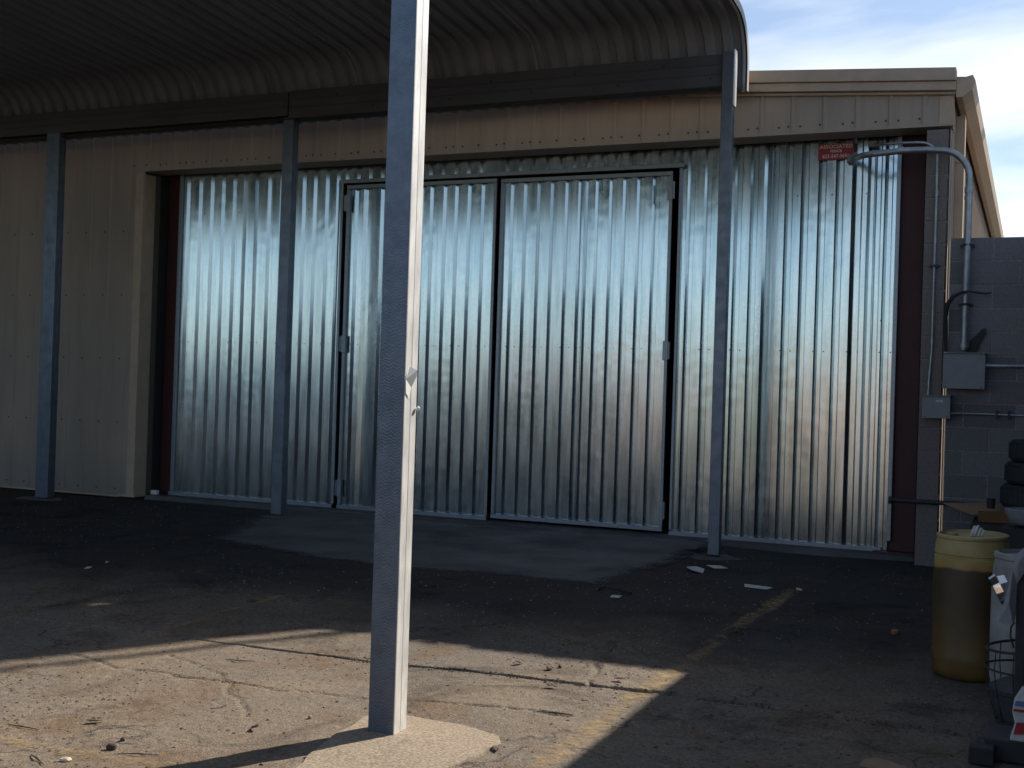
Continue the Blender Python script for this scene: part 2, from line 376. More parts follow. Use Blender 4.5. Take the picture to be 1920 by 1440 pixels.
# ================================================================ GROUND
def polyline_dist(X, Y, pts):
    d = np.full(X.shape, 9.0); tt = np.zeros(X.shape)
    L_ = 0
    for a, b in zip(pts[:-1], pts[1:]):
        ax, ay = a; bx, by = b; l2 = (bx - ax) ** 2 + (by - ay) ** 2
        t = np.clip(((X - ax) * (bx - ax) + (Y - ay) * (by - ay)) / l2, 0, 1)
        dd = np.hypot(X - ax - t * (bx - ax), Y - ay - t * (by - ay))
        m_ = dd < d; d = np.where(m_, dd, d); tt = np.where(m_, L_ + t, tt); L_ += 1
    return d, tt / L_

def wander(p0, p1, n, amp, seed):
    r_ = random.Random(seed); pts = []
    dx, dy = p1[0] - p0[0], p1[1] - p0[1]; l = math.hypot(dx, dy)
    off = 0
    for i in range(n + 1):
        t = i / n; env = math.sin(math.pi * t) ** 0.5 if 0 < t < 1 else 0
        off += r_.uniform(-amp, amp)
        o_ = off * env
        pts.append((p0[0] + dx * t - dy / l * o_, p0[1] + dy * t + dx / l * o_))
    return pts

JOINT = [(-14, 5.35), (-8, 5.48), (-5.86, 5.53), (-4.89, 5.62), (-4.28, 5.62), (-3.27, 5.68), (-2.65, 5.74), (-2.05, 5.745), (-1.67, 5.78), (-1.24, 5.80), (-0.64, 5.80), (0.24, 5.82)]
CRACKS = [(wander((-2.05, 5.75), (-2.3, 6.9), 16, 0.03, 1), 0.006, 0.012),
          (wander((-2.45, 5.14), (-1.95, 5.22), 14, 0.015, 2), 0.008, 0.015),
          (wander((-3.3, 4.95), (-2.45, 5.14), 24, 0.02, 3), 0.005, 0.010),
          (wander((-5.2, 5.05), (-3.3, 4.92), 30, 0.03, 4), 0.006, 0.012),
          (wander((-4.3, 5.25), (-3.2, 4.45), 26, 0.03, 5), 0.004, 0.010),
          (wander((-3.0, 3.6), (-2.1, 4.15), 20, 0.015, 7), 0.005, 0.010),
          (wander((-1.9, 6.4), (-1.7, 7.7), 16, 0.04, 8), 0.005, 0.010),
          (wander((-3.6, 5.7), (-3.1, 7.3), 20, 0.04, 9), 0.004, 0.009),
          (wander((-0.1, 5.45), (-1.6, 5.5), 20, 0.02, 10), 0.007, 0.014),
          (wander((-4.6, 3.9), (-4.2, 4.9), 18, 0.03, 12), 0.005, 0.010),
          (wander((-2.6, 8.5), (-0.9, 7.9), 22, 0.04, 13), 0.005, 0.010)]

def gheight(X, Y):
    X = np.asarray(X, float); Y = np.asarray(Y, float)
    near = np.clip((14 - np.hypot(X + 3, Y - 6)) / 4, 0, 1)
    h = 0.010 * vnoise(X, Y, 0.7) + 0.004 * vnoise(X, Y, 2.3) + 0.0022 * vnoise(X + 9, Y, 7)
    h = h + 0.0016 * vnoise(X, Y + 5, 19) + 0.0012 * vnoise(X, Y, 41)
    # shallow raised patches / scabs in the surface
    p = vnoise(X + 3, Y + 8, 0.9) + 0.35 * vnoise(X, Y, 5)
    h = h + 0.006 * sm(np.clip((p - 0.15) / 0.12, 0, 1))
    h = h * near
    d, t = polyline_dist(X, Y, JOINT)
    wv = 0.010 + 0.012 * np.clip((X + 3.2) / 1.4, 0, 1) + 0.004 * vnoise(X, Y * 0, 9) + 0.003 * vnoise(X, Y * 0, 40)
    wv = np.where(X > -1.6, 0.016 + 0.004 * vnoise(X, Y, 12), wv)
    h = h - 0.040 * np.clip((wv + 0.006 - d) / 0.008, 0, 1)
    lip = np.where((Y < 5.9), 0.006, 0) * np.clip(1 - d / 0.3, 0, 1)
    h = h + lip * 0.8
    for pts, w, dep in CRACKS:
        d, t = polyline_dist(X, Y, pts)
        ww = 1.7 * w * (0.65 + 0.6 * vnoise(X, Y, 15))
        h = h - 1.6 * dep * np.clip((ww + 0.004 - d) / 0.006, 0, 1)
    return h

def axis_pts(segs):
    out = []
    for a, b, st in segs:
        n = max(1, int(round((b - a) / st))); out += list(a + (b - a) * np.arange(n) / n)
    out.append(segs[-1][1]); return np.array(out)
gx = axis_pts([(-400, -60, 40), (-60, -20, 5), (-20, -12, 0.5), (-12, -6.6, 0.06), (-6.6, -4.0, 0.022), (-4.0, 0.05, 0.015), (0.05, 0.3, 0.05), (0.3, 5, 0.5), (5, 60, 8), (60, 400, 40)])
gy = axis_pts([(-400, -60, 40), (-60, -8, 4), (-8, 2.6, 0.5), (2.6, 3.4, 0.05), (3.4, 5.45, 0.016), (5.45, 5.92, 0.009), (5.92, 7.2, 0.022), (7.2, 12.8, 0.06), (12.8, 20, 0.8), (20, 60, 5), (60, 400, 40)])
GX, GY = np.meshgrid(gx, gy)
GZ = gheight(GX, GY)
nv = GX.size; ny_, nx_ = GX.shape
me = bpy.data.meshes.new("ground")
idx = np.arange(nv).reshape(ny_, nx_)
quads = np.stack([idx[:-1, :-1], idx[:-1, 1:], idx[1:, 1:], idx[1:, :-1]], -1).reshape(-1, 4)
me.vertices.add(nv); me.vertices.foreach_set("co", np.stack([GX, GY, GZ], -1).ravel())
me.loops.add(quads.size); me.loops.foreach_set("vertex_index", quads.ravel())
me.polygons.add(len(quads)); me.polygons.foreach_set("loop_start", np.arange(0, quads.size, 4)); me.polygons.foreach_set("loop_total", np.full(len(quads), 4))
me.update(calc_edges=True); me.validate()
me.shade_smooth()
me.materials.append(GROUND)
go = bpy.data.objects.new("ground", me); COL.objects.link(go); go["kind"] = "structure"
def gz(x, y): return float(gheight(np.array([x]), np.array([y]))[0])

# apron of old concrete in front of the doors
def slab(name, pts, z0, z1func, material, steps=10, jit=0.02, seed=1, fade=0.28):
    r_ = random.Random(seed)
    # densify outline
    out = []
    for a, b in zip(pts, pts[1:] + pts[:1]):
        n = max(2, int(math.hypot(b[0] - a[0], b[1] - a[1]) / 0.08))
        for i in range(n):
            t = i / n; out.append((a[0] + (b[0] - a[0]) * t + r_.uniform(-jit, jit), a[1] + (b[1] - a[1]) * t + r_.uniform(-jit, jit)))
    cx = sum(p[0] for p in out) / len(out); cy = sum(p[1] for p in out) / len(out)
    m_ = MB(); vs = []; fs = []; n = len(out)
    rings = [(1.02, None), (1.0, 0.0), (0.97, 0.0), (0.93, 0.0), (0.88, 0.0), (0.82, 0.0), (0.75, 0.0)] + [(0.75 * (1 - (k + 1) / steps), 0.0) for k in range(steps - 1)]
    for s_, zz in rings:
        for p in out:
            x = cx + (p[0] - cx) * s_; y = cy + (p[1] - cy) * s_
            vs.append((x, y, z0 if zz is None else z1func(x, y)))
    for i in range(len(rings) - 1):
        for k in range(n):
            k2 = (k + 1) % n; fs.append((i * n + k, i * n + k2, (i + 1) * n + k2, (i + 1) * n + k))
    vs.append((cx, cy, z1func(cx, cy))); c = len(vs) - 1
    A_ = np.array(vs); A_[n:, 2] += gheight(A_[n:, 0], A_[n:, 1]); A_[:n, 2] += gheight(A_[:n, 0], A_[:n, 1]) ; vs = A_.tolist(); b_ = (len(rings) - 1) * n
    fs += [(b_ + k, b_ + (k + 1) % n, c) for k in range(n)]
    m_.add(vs, fs)
    o = m_.build(name, material, smooth=True, kind="structure")
    at = o.data.attributes.new("edge", 'FLOAT', 'POINT')
    at.data.foreach_set("value", [min(1, (1.0 - rings[i // n][0]) / fade) if i < n * len(rings) else 1.0 for i in range(len(o.data.vertices))])
    return o
slab("concrete_apron", [(-8.35, 11.85), (-7.9, 10.6), (-7.25, 9.15), (-6.04, 8.78), (-4.75, 8.58), (-3.6, 8.70), (-2.95, 8.76), (-2.8, 9.5), (-2.72, 10.4), (-2.6, 11.85)],
     -0.02, lambda x, y: 0.0045 + 0.035 * max(0, min(1, (y - 9.3) / 2.4)), CONC, jit=0.025)
slab("footing", [(-2.64, 4.10), (-2.73, 4.68), (-2.70, 4.77), (-2.56, 4.80), (-2.30, 4.77), (-2.08, 4.71), (-2.03, 4.62), (-2.07, 4.30), (-2.14, 4.02), (-2.3, 3.90), (-2.6, 3.92)], -0.02,
     lambda x, y: 0.009 + 0.014 * max(0, 1 - math.hypot(x + 2.5, y - 4.5) / 0.45), PADM, jit=0.012, seed=3, steps=14, fade=0.10)
# small concrete collars round the far posts
for i, (px, py, rr) in enumerate([(-11.02, 11.05, 0.34), (-7.62, 11.12, 0.25), (-2.70, 11.05, 0.28)]):
    slab("post_footing", [(px + rr * 1.2 * f_ * math.cos(a), py - 0.08 + rr * f_ * math.sin(a)) for a, f_ in [(k * math.pi / 4.5, (1.0, 0.7, 0.95, 0.75, 1.1, 0.8, 0.9, 0.72, 0.9)[(k + i) % 9]) for k in range(9)]], -0.02,
         lambda x, y: 0.005 + (0.03 if i == 1 else 0), CONC, jit=0.03, seed=9 + i, steps=4)
# sill under the gates
MB().prism([(11.80, -0.05), (12.6, -0.05), (12.6, 0.055), (11.86, 0.05)], 'x', -10.18, -1.0).build("concrete_sill", SILL, bevel=0.012, kind="structure")

# worn yellow parking paint
def stripe(path, w, name="parking_stripe", th=YEL):
    m_ = MB(); vs = []; fs = []; cols = 7; edge = []
    pts = []
    for a, b in zip(path[:-1], path[1:]):
        n = max(2, int(math.hypot(b[0] - a[0], b[1] - a[1]) / 0.03))
        pts += [(a[0] + (b[0] - a[0]) * i / n, a[1] + (b[1] - a[1]) * i / n) for i in range(n)]
    pts.append(path[-1])
    for i, p in enumerate(pts):
        q = pts[min(i + 1, len(pts) - 1)]; o_ = pts[max(i - 1, 0)]
        dx, dy = q[0] - o_[0], q[1] - o_[1]; l = math.hypot(dx, dy) or 1
        for k in range(cols):
            u = (k / (cols - 1) - 0.5) * w
            x = p[0] - dy / l * u; y = p[1] + dx / l * u
            vs.append([x, y, 0])
            e = 1 - abs(k / (cols - 1) - 0.5) * 2
            e2 = min(1, min(i, len(pts) - 1 - i) / 6)
            edge.append(min(1, e * 2.2) * e2)
    A = np.array(vs); A[:, 2] = gheight(A[:, 0], A[:, 1]) + 0.004
    for i in range(len(pts) - 1):
        for k in range(cols - 1):
            a = i * cols + k; fs.append((a, a + 1, a + cols + 1, a + cols))
    m_.add(A.tolist(), fs)
    o = m_.build(name, th, smooth=True, kind="structure")
    at = o.data.attributes.new("edge", 'FLOAT', 'POINT'); at.data.foreach_set("value", edge)
    return o
stripe([(-1.70, 9.7), (-1.72, 8.0), (-1.75, 6.5), (-1.78, 4.7), (-1.80, 3.0)], 0.17)
stripe([(-5.2, 3.62), (-3.87, 3.68), (-3.4, 3.70), (-2.9, 3.76)], 0.13)
stripe([(-1.74, 7.50), (-1.45, 7.52)], 0.22)
stripe([(-4.83, 7.2), (-4.80, 6.3), (-4.62, 5.25)], 0.11)

# grit, crumbs of asphalt and dry leaf bits
def scatter(name, n, xr, yr, smin, smax, material, flat=0.6, seed=1, dens=None):
    r_ = random.Random(seed); V = []; F = []
    P = []
    while len(P) < n:
        x = r_.uniform(*xr); y = r_.uniform(*yr)
        if dens and r_.random() > dens(x, y): continue
        P.append((x, y))
    P = np.array(P); H = gheight(P[:, 0], P[:, 1])
    for (x, y), h in zip(P, H):
        s_ = smin + (smax - smin) * r_.random() ** 3
        a = r_.random() * 6.28; c, s0 = math.cos(a), math.sin(a)
        el = r_.uniform(0.5, 1.0)
        base = len(V)
        ring = [(1, 0), (0.3, el), (-0.9, 0.5 * el), (-0.6, -el), (0.5, -0.8 * el)]
        for u, v in ring:
            V.append((x + s_ * (u * c - v * s0), y + s_ * (u * s0 + v * c), h - 0.001 + s_ * 0.15 * r_.random()))
        V.append((x + s_ * 0.2 * r_.uniform(-1, 1), y + s_ * 0.2 * r_.uniform(-1, 1), h + s_ * flat * r_.uniform(0.6, 1.2)))
        for k in range(5): F.append((base + k, base + (k + 1) % 5, base + 5))
    m_ = MB(); m_.v = V; m_.f = F
    return m_.build(name, material, kind="stuff")
clump = lambda x, y: 0.15 + 0.85 * max(0, min(1, 0.5 + 1.3 * float(vnoise(x, y, 1.3)) + 0.5 * float(vnoise(x, y, 6))))
GR1 = mat("pale_grit", (0.33, 0.27, 0.21), 0.9, noise=(9, 2, 0.1), col2=(0.22, 0.18, 0.15))
GR2 = mat("dark_grit", (0.05, 0.04, 0.033), 0.9, noise=(9, 2, 0.1), col2=(0.09, 0.06, 0.04))
scatter("gravel", 7000, (-6.2, 0.1), (3.2, 7.2), 0.0015, 0.007, GR1, seed=2, dens=clump)
scatter("asphalt_crumbs", 8000, (-6.2, 0.1), (3.2, 7.2), 0.002, 0.014, GR2, flat=0.5, seed=4, dens=clump)
scatter("gravel", 3500, (-11, 0), (7.2, 11.7), 0.003, 0.010, GR1, seed=5, dens=clump)
def nearjoint(x, y):
    d, _ = polyline_dist(np.array([x]), np.array([y]), JOINT); return 1.0 if d[0] < 0.05 else 0.0
scatter("joint_debris", 900, (-3.4, 0.1), (5.6, 5.9), 0.003, 0.011, GR2, flat=0.8, seed=8, dens=nearjoint)

def edgeband(x, y): return 1.0 if (abs(y - 11.72) < 0.16 or (x > 0.02)) else (0.5 if math.hypot(x + 2.2, y - 4.3) < 0.32 and math.hypot(x + 2.4, y - 4.5) > 0.3 else 0.0)
scatter("windblown_debris", 1500, (-12.5, 0.25), (3.9, 11.85), 0.004, 0.016, GR2, flat=0.6, seed=21, dens=edgeband)
# ================================================================ WAREHOUSE
WH = thing("warehouse", "beige ribbed metal warehouse with gutter and downspout, behind the canopy", "building", (-5.5, 12, 0))
def rib_sheet(u0, u1, z0, z1, plane, rib=0.305, rw=0.055, top=0.03, h=0.014, phase=0.0, mk=None, zs=1):
    """flat pan with narrow trapezoid ribs; mk(u, d, z)->xyz"""
    us = [(u0, 0)]
    n0 = math.ceil((u0 - phase) / rib) ; k = n0
    while phase + k * rib < u1:
        c = phase + k * rib
        for a, b in ((-rw / 2, 0), (-top / 2, h), (top / 2, h), (rw / 2, 0)):
            if u0 < c + a < u1: us.append((c + a, b))
        k += 1
    us.append((u1, 0))
    vs = []; fs = []
    for j in range(zs + 1):
        z_ = [(z0(u) if callable(z0) else z0) + ((z1(u) if callable(z1) else z1) - (z0(u) if callable(z0) else z0)) * j / zs for u, _ in us]
        vs += [mk(u, d, z) for (u, d), z in zip(us, z_)]
    n = len(us)
    for j in range(zs):
        for i in range(n - 1): fs.append((j * n + i, j * n + i + 1, (j + 1) * n + i + 1, (j + 1) * n + i))
    return MB().add(vs, fs)
YF = 11.72
mkf = lambda u, d, z: (u, YF - d, z)
PH = -0.77 + 0.1
rake = lambda x: 4.37 + (-0.77 - x) * 0.062 if x > -13 else 4.37 + 0.062 * 12.23 - (-13 - x) * 0.062
# header over the opening: one sheet every 0.915 m
x = -0.885
while x > -10.22:
    xa = max(x - 0.915, -10.22)
    rib_sheet(xa, x, 4.105, lambda u: rake(u), 0, phase=-0.80 - 0.215, mk=mkf).build("siding_panel", BEIGE, WH)
    x = xa
MB().box(-0.885, -0.755, YF - 0.012, YF + 0.03, 4.09, rake(-0.77)).build("corner_trim", TRIM, WH, bevel=0.004)
# full-height wall left of the opening
x = -10.22
while x > -24:
    xa = x - 0.915
    rib_sheet(xa, x, 0.035, lambda u: rake(u), 0, phase=-0.80 - 0.215, mk=mkf).build("siding_panel", BEIGE, WH)
    x = xa
# bottom flashing and opening trims
MB().prism([(YF - 0.026, 4.085), (YF - 0.026, 4.108), (YF + 0.30, 4.108), (YF + 0.30, 4.085)], 'x', -10.23, -0.765).build("header_flashing", BEIGE, WH)
MB().box(-10.34, -10.222, YF - 0.030, YF - 0.024, 0.03, 4.06).box(-10.228, -10.222, YF - 0.024, YF + 0.19, 0.03, 4.06).build("jamb_trim", TRIM, WH)
MB().box(-10.222, -10.216, YF + 0.19, YF + 0.45, 0.03, 4.07).build("jamb_liner", mat("dark_liner", (0.12, 0.11, 0.09), 0.7), WH)
MB().box(-10.45, -10.20, YF - 0.045, YF - 0.02, 0.03, 0.06).box(-24, -10.45, YF - 0.035, YF - 0.01, 0.02, 0.04).build("base_flashing", TRIM, WH)
# rake trim in two steps and its little ledge
def rakepiece(y0, y1, za, zb, x0, x1, name, m_):
    vs = []
    for xx in (x0, x1):
        r0 = rake(xx)
        vs += [(xx, y0, r0 + za), (xx, y1, r0 + za), (xx, y1, r0 + zb), (xx, y0, r0 + zb)]
    MB().add(vs, [(0, 1, 2, 3), (4, 7, 6, 5), (0, 4, 5, 1), (1, 5, 6, 2), (2, 6, 7, 3), (3, 7, 4, 0)]).build(name, m_, WH, bevel=0.006)
for xa, xb in ((-13, -9.9), (-9.9, -6.8), (-6.8, -3.72), (-3.72, -0.74)):
    rakepiece(YF - 0.11, YF + 0.05, 0.115, 0.235, xa + 0.002, xb - 0.002, "rake_trim", TRIM)
    rakepiece(YF - 0.085, YF + 0.04, 0.03, 0.113, xa + 0.002, xb - 0.002, "rake_soffit_trim", TRIM)
    rakepiece(YF - 0.04, YF + 0.02, 0.0, 0.028, xa + 0.002, xb - 0.002, "rake_closure", TRIM)
# body: roof, side wall, back
m_ = MB(); zr = lambda x: rake(x) + 0.18
for (xa, xb) in ((-24, -13), (-13, -0.66)):
    m_.add([(xa, 11.75, zr(xa)), (xb, 11.75, zr(xb)), (xb, 33.5, zr(xb)), (xa, 33.5, zr(xa)),
            (xa, 11.75, zr(xa) - 0.04), (xb, 11.75, zr(xb) - 0.04), (xb, 33.5, zr(xb) - 0.04), (xa, 33.5, zr(xa) - 0.04)],
           [(0, 1, 2, 3), (7, 6, 5, 4), (0, 4, 5, 1), (2, 6, 7, 3)])
m_.build("roof", BEIGE, WH)
XS = -0.785
rib_sheet(11.78, 33.5, 0.02, 4.42, 0, phase=11.9, mk=lambda u, d, z: (XS + d, u, z)).build("side_wall", BEIGE, WH)
MB().box(-24, XS, 33.4, 33.5, 0, 5.0).box(-24.1, -24, 11.72, 33.5, 0, 4.5).build("back_wall", BEIGE, WH)
# eave gutter of the right side, running away from us
gp = [(-0.74, 4.50), (-0.60, 4.535), (-0.575, 4.48), (-0.60, 4.40), (-0.685, 4.335), (-0.74, 4.335)]
MB().prism(gp, 'y', YF - 0.06, 33.4).build("gutter", TRIM, WH, bevel=0.003)
# downspout with straps
m_ = MB().box(-0.775, -0.685, 12.28, 12.38, 0.1, 4.30)
m_.build("downspout", TRIM, WH, bevel=0.008)
for z in (3.85, 2.9, 1.6):
    MB().box(-0.78, -0.677, 12.27, 12.388, z, z + 0.035).build("downspout_strap", TRIM, WH)
MB().box(-24, -2.645, 11.50, 11.52, 4.53, 4.74).build("sun_leak_plate", TRIM, WH)  # added plate stopping stray sun between the canopy curl and the rake
# unseen wing added at the far left to cut sky light under the canopy
for k in range(9):
    ya = 3.4 + k * 0.92
    rib_sheet(ya, ya + 0.92, 0.03, 4.4, 0, phase=3.5, mk=lambda u, d, z: (-19.2 + d, u, z)).build("siding_panel", BEIGE, WH)
# dark interior liner behind the gates
MB().box(-10.2, -1.0, 13.2, 13.25, 0, 4.4).box(-10.2, -1.0, 12.02, 13.2, 4.2, 4.23).box(-10.25, -10.2, 12.0, 13.2, 0, 4.4).box(-1.0, -0.98, 12.4, 13.2, 0, 4.4).build("interior_liner", DARKIN, WH)
# red primed columns at either side of the opening
def icol(x0, x1, name="steel_column"):
    m_ = MB().box(x0, x1, 12.14, 12.152, 0.0, 4.2).box((x0 + x1) / 2 - 0.004, (x0 + x1) / 2 + 0.004, 12.153, 12.34, 0, 4.2).box(x0, x1, 12.341, 12.353, 0, 4.2)
    return m_.build(name, REDOX, WH, bevel=0.002)
icol(-10.19, -9.975); icol(-1.275, -1.03)
MB().box(-1.40, -1.02, 11.98, 12.14, 0.0, 0.065).build("column_base", REDOX, WH, bevel=0.006)
# screws on header, walls
def screws(pts, name, parent, normal=(0, -1, 0), r=0.009, m=SCREW):
    m_ = MB()
    for p in pts:
        nrm = Vector(normal); p = Vector(p)
        m_.tube([p, p + nrm * 0.006], r, 8, radii=[r, r * 0.75])
    return m_.build(name, m, parent, kind="stuff")
sp = []
for k in range(40):
    c = -1.015 - 0.305 * k
    if c > -10.3: sp += [(c - 0.045, YF, 4.17), (c - 0.135 - 0.1 * (k % 3 == 0), YF, 4.165)]
for c in [-10.6 - 0.305 * k for k in range(40)]:
    for z in (0.12, 0.95, 1.75, 2.55, 3.35): sp.append((c + 0.06, YF, z))
screws(sp, "screws", WH, r=0.011)
# rust and water stain marks are in the siding colour

# ================================================================ GATES
def gate_sheet(x0, x1, z0, z1, grooves, parent, seed=0, name="corrugated_sheet", yf=12.10, tilt=0.0):
    """one galvanised sheet: broad pans proud, trapezoid valleys at the given centres (left edge of valley side, widths)"""
    r_ = random.Random(seed)
    us = [(x0, 0.0)]
    for g in grooves:
        c, w = (g if isinstance(g, tuple) else (g, 1.0))
        j = r_.uniform(-0.002, 0.002)
        for a, d in ((-0.048 * w, 0), (-0.016 * w, 0.031), (0.020 * w, 0.031), (0.034 * w, 0)):
            xx = c + a + j
            if us[-1][0] + 0.003 < xx < x1 - 0.003: us.append((xx, d))
    us.append((x1, 0.0))
    # subdivide the pans for gentle oil canning
    uu = [us[0]]
    for a, b in zip(us[:-1], us[1:]):
        n = 3 if (b[0] - a[0]) > 0.05 else 1
        for i in range(1, n + 1): uu.append((a[0] + (b[0] - a[0]) * i / n, a[1] + (b[1] - a[1]) * i / n))
    nz = max(2, int((z1 - z0) / 0.12)); n = len(uu); V = []; F = []
    U = np.array([u for u, _ in uu]); D = np.array([d for _, d in uu])
    for j in range(nz + 1):
        z = z0 + (z1 - z0) * j / nz
        wob = 0.0006 * vnoise(U * 2.2 + seed * 3.1, np.full(U.shape, z * 0.9), 1.0) + 0.00022 * vnoise(U * 8 + seed, np.full(U.shape, z * 3), 1.0)
        for k in range(n): V.append((U[k], yf + D[k] + wob[k] + tilt * (z - z0), z))
    for j in range(nz):
        for k in range(n - 1): F.append((j * n + k, j * n + k + 1, (j + 1) * n + k + 1, (j + 1) * n + k))
    m_ = MB().add(V, F)
    o = m_.build(name, GALV, parent, smooth=True)
    o.data.set_sharp_from_angle(angle=R(20))
    return o
def sheet_run(bounds, grooves, z0, z1, parent, seed):
    for i, (a, b) in enumerate(zip(bounds[:-1], bounds[1:])):
        gs = [g for g in grooves if a - 0.0 < (g[0] if isinstance(g, tuple) else g) < b]
        gate_sheet(a - (0.012 if i else 0), b, z0, z1, gs, parent, seed + i, yf=12.10 - (0.0015 * (i % 2)), tilt=0.0)
def bar(parent, x0, x1, z0, z1, name, y0=12.072, y1=12.096, m_=None):
    return MB().box(x0, x1, y0, y1, z0, z1).build(name, m_ or FRAME, parent, bevel=0.003)

# fixed panel left
PL = thing("fixed_wall_panel", "fixed corrugated galvanised panel left of the double doors, beside the beige wall", "metal panel", (-8.8, 12.1, 0.07))
gl = [-9.83, -9.64, -9.46, -9.29, -9.12, -8.96, -8.79, -8.60, -8.42, -8.26, -8.10, -7.94, -7.77, -7.62]
sheet_run([-9.95, -9.64 + 0.05, -8.60 + 0.04, -7.585], gl, 0.075, 4.12, PL, 10)
bar(PL, -9.975, -9.925, 0.075, 4.1, "edge_angle"); bar(PL, -9.985, -7.575, 0.05, 0.095, "bottom_rail", 12.055, 12.096)
bar(PL, -7.60, -7.565, 0.10, 3.95, "door_jamb", 12.085, 12.15)
screws([(g + s_, 12.10, 1.99) for g in gl[::2] for s_ in (-0.055, 0.05)] + [(g + 0.05, 12.10, 3.6) for g in gl[1::3]], "screws", PL, r=0.006)
# fixed panel right
PR = thing("fixed_wall_panel", "fixed corrugated galvanised panel right of the double doors, carrying the red sign", "metal panel", (-2.4, 12.1, 0.07))
gr_ = [-3.42, -3.33, -3.15, -2.98, -2.83, -2.67, (-2.52, 1.25), -2.46, -2.32, -2.16, -1.99, -1.82, (-1.65, 1.3), (-1.52, 0.9), -1.46, -1.35]
sheet_run([-3.46, -2.49, -1.485, -1.28], gr_, 0.07, 4.12, PR, 20)
bar(PR, -1.285, -1.245, 0.16, 4.1, "edge_angle"); bar(PR, -3.46, -1.33, 0.045, 0.09, "bottom_rail", 12.055, 12.096)
bar(PR, -3.468, -3.44, 0.1, 3.93, "door_jamb", 12.085, 12.15)
screws([(g + s_, 12.10, 1.99) for g in (-3.15, -2.83, -2.32, -1.99, -1.66, -1.35) for s_ in (-0.055, 0.05)]
       + [(g, 12.10, 3.55) for g in (-2.24, -1.57, -1.9)] + [(-1.40, 12.1, 2.3)], "screws", PR, r=0.007)
# infill over the doors + lintel
PI = thing("infill_panel", "low corrugated galvanised infill strip above the double doors, under the beige header", "metal panel", (-5.5, 12.1, 3.9))
gi = [-7.5 + 0.16 * k for k in range(26)]
sheet_run([-7.585, -6.55, -5.58, -4.56, -3.46], gi, 3.93, 4.12, PI, 30)
bar(PI, -7.55, -3.41, 3.885, 3.932, "lintel", 12.045, 12.097)

def door(name, label, x0, x1, z0, z1, grooves, seams, hinge_x, seed, hs):
    D = thing(name, label, "door", (hinge_x, 12.1, z0), "double doors of corrugated galvanised steel")
    w = 0.045
    sheet_run([x0 + 0.01] + seams + [x1 - 0.01], grooves, z0 + 0.01, z1 - 0.01, D, seed)
    bar(D, x0, x1, z1 - w, z1, "top_rail", 12.058, 12.096); bar(D, x0, x1, z0, z0 + 0.045, "bottom_rail", 12.050, 12.096)
    bar(D, x0, x0 + 0.034, z0 + 0.047, z1 - w - 0.002, "stile", 12.060, 12.096)
    bar(D, x1 - 0.034, x1, z0 + 0.047, z1 - w - 0.002, "stile", 12.060, 12.096)
    MB().box(x0 + 0.01, x1 - 0.01, 12.14, 12.19, 2.0, 2.05).box(x0 + 0.01, x1 - 0.01, 12.14, 12.19, z0 + 0.01, z0 + 0.06).build("back_rail", FRAME, D)
    for z in hs:
        s_ = 1 if hinge_x > x1 - 0.1 else -1
        h = MB().box(hinge_x - 0.055 if s_ > 0 else hinge_x, hinge_x if s_ > 0 else hinge_x + 0.055, 12.046, 12.058, z, z + 0.2).build("hinge", FRAME, D, bevel=0.002)
        kn = MB()
        for k in range(4): kn.tube([(hinge_x + s_ * 0.012, 12.05, z + 0.012 + k * 0.046), (hinge_x + s_ * 0.012, 12.05, z + 0.054 + k * 0.046)], 0.014, 10)
        kn.build("knuckle", FRAME, h)
    screws([(g + s2, 12.10, 1.99) for g in [q if not isinstance(q, tuple) else q[0] for q in grooves][::2] for s2 in (-0.055, 0.05)], "screws", D, r=0.006)
    return D
door("gate_door", "left leaf of the corrugated double doors, partly behind the sunlit post", -7.50, -5.555, 0.05, 3.865,
     [-7.36, (-7.22, 1.5), -7.01, -6.84, -6.66, -6.49, -6.36, -6.19, -6.04, -5.88, -5.71], [-7.17, -6.30], -7.505, 40, (0.19, 1.89, 3.55))
door("gate_door", "right leaf of the corrugated double doors, between the seam and the dark hinge gap", -5.505, -3.532, 0.08, 3.855,
     [-5.35, -5.19, -5.03, -4.87, -4.70, -4.55, -4.47, -4.35, -4.19, -4.04, -3.88, -3.71], [-4.51], -3.527, 50, (0.20, 1.87, 3.55))

# ================================================================ SIGN
SG = thing("sign", "small red sign with white lettering on the galvanised panel under the header", "sign", (-1.87, 12.085, 3.88))
MB().box(-2.045, -1.70, 12.078, 12.084, 3.895, 4.055).build("sign_board", REDP, SG, bevel=0.001)
def text(body, size, loc, parent, m_, name="lettering", sx=1.0, rot=(R(90), 0, 0)):
    cu = bpy.data.curves.new(name, 'FONT'); cu.body = body; cu.size = size; cu.align_x = 'CENTER'; cu.align_y = 'CENTER'
    cu.extrude = 0.0008; cu.space_character = 1.05; cu.offset = 0.0008
    o = bpy.data.objects.new(name, cu); COL.objects.link(o)
    dg = bpy.context.evaluated_depsgraph_get(); me_ = bpy.data.meshes.new_from_object(o.evaluated_get(dg))
    bpy.data.objects.remove(o)
    me_.name = name; me_.materials.clear(); me_.materials.append(m_)
    for v in me_.vertices: v.co.x *= sx
    q = bpy.data.objects.new(name, me_); COL.objects.link(q); q.rotation_euler = rot; q.location = Vector(loc) - parent.location; q.parent = parent
    return q
text("ASSOCIATED", 0.052, (-1.872, 12.0765, 4.024), SG, WHITE, sx=1.0)
text("FENCE", 0.036, (-1.872, 12.0765, 3.979), SG, WHITE, sx=1.05)
text("623-247-5696", 0.048, (-1.872, 12.0765, 3.929), SG, WHITE, sx=0.92)

# ================================================================ CANOPY
CN = thing("canopy", "corrugated metal carport canopy with curled-down edge on galvanised steel posts", "canopy", (-7, 8, 0))
YB = 11.10
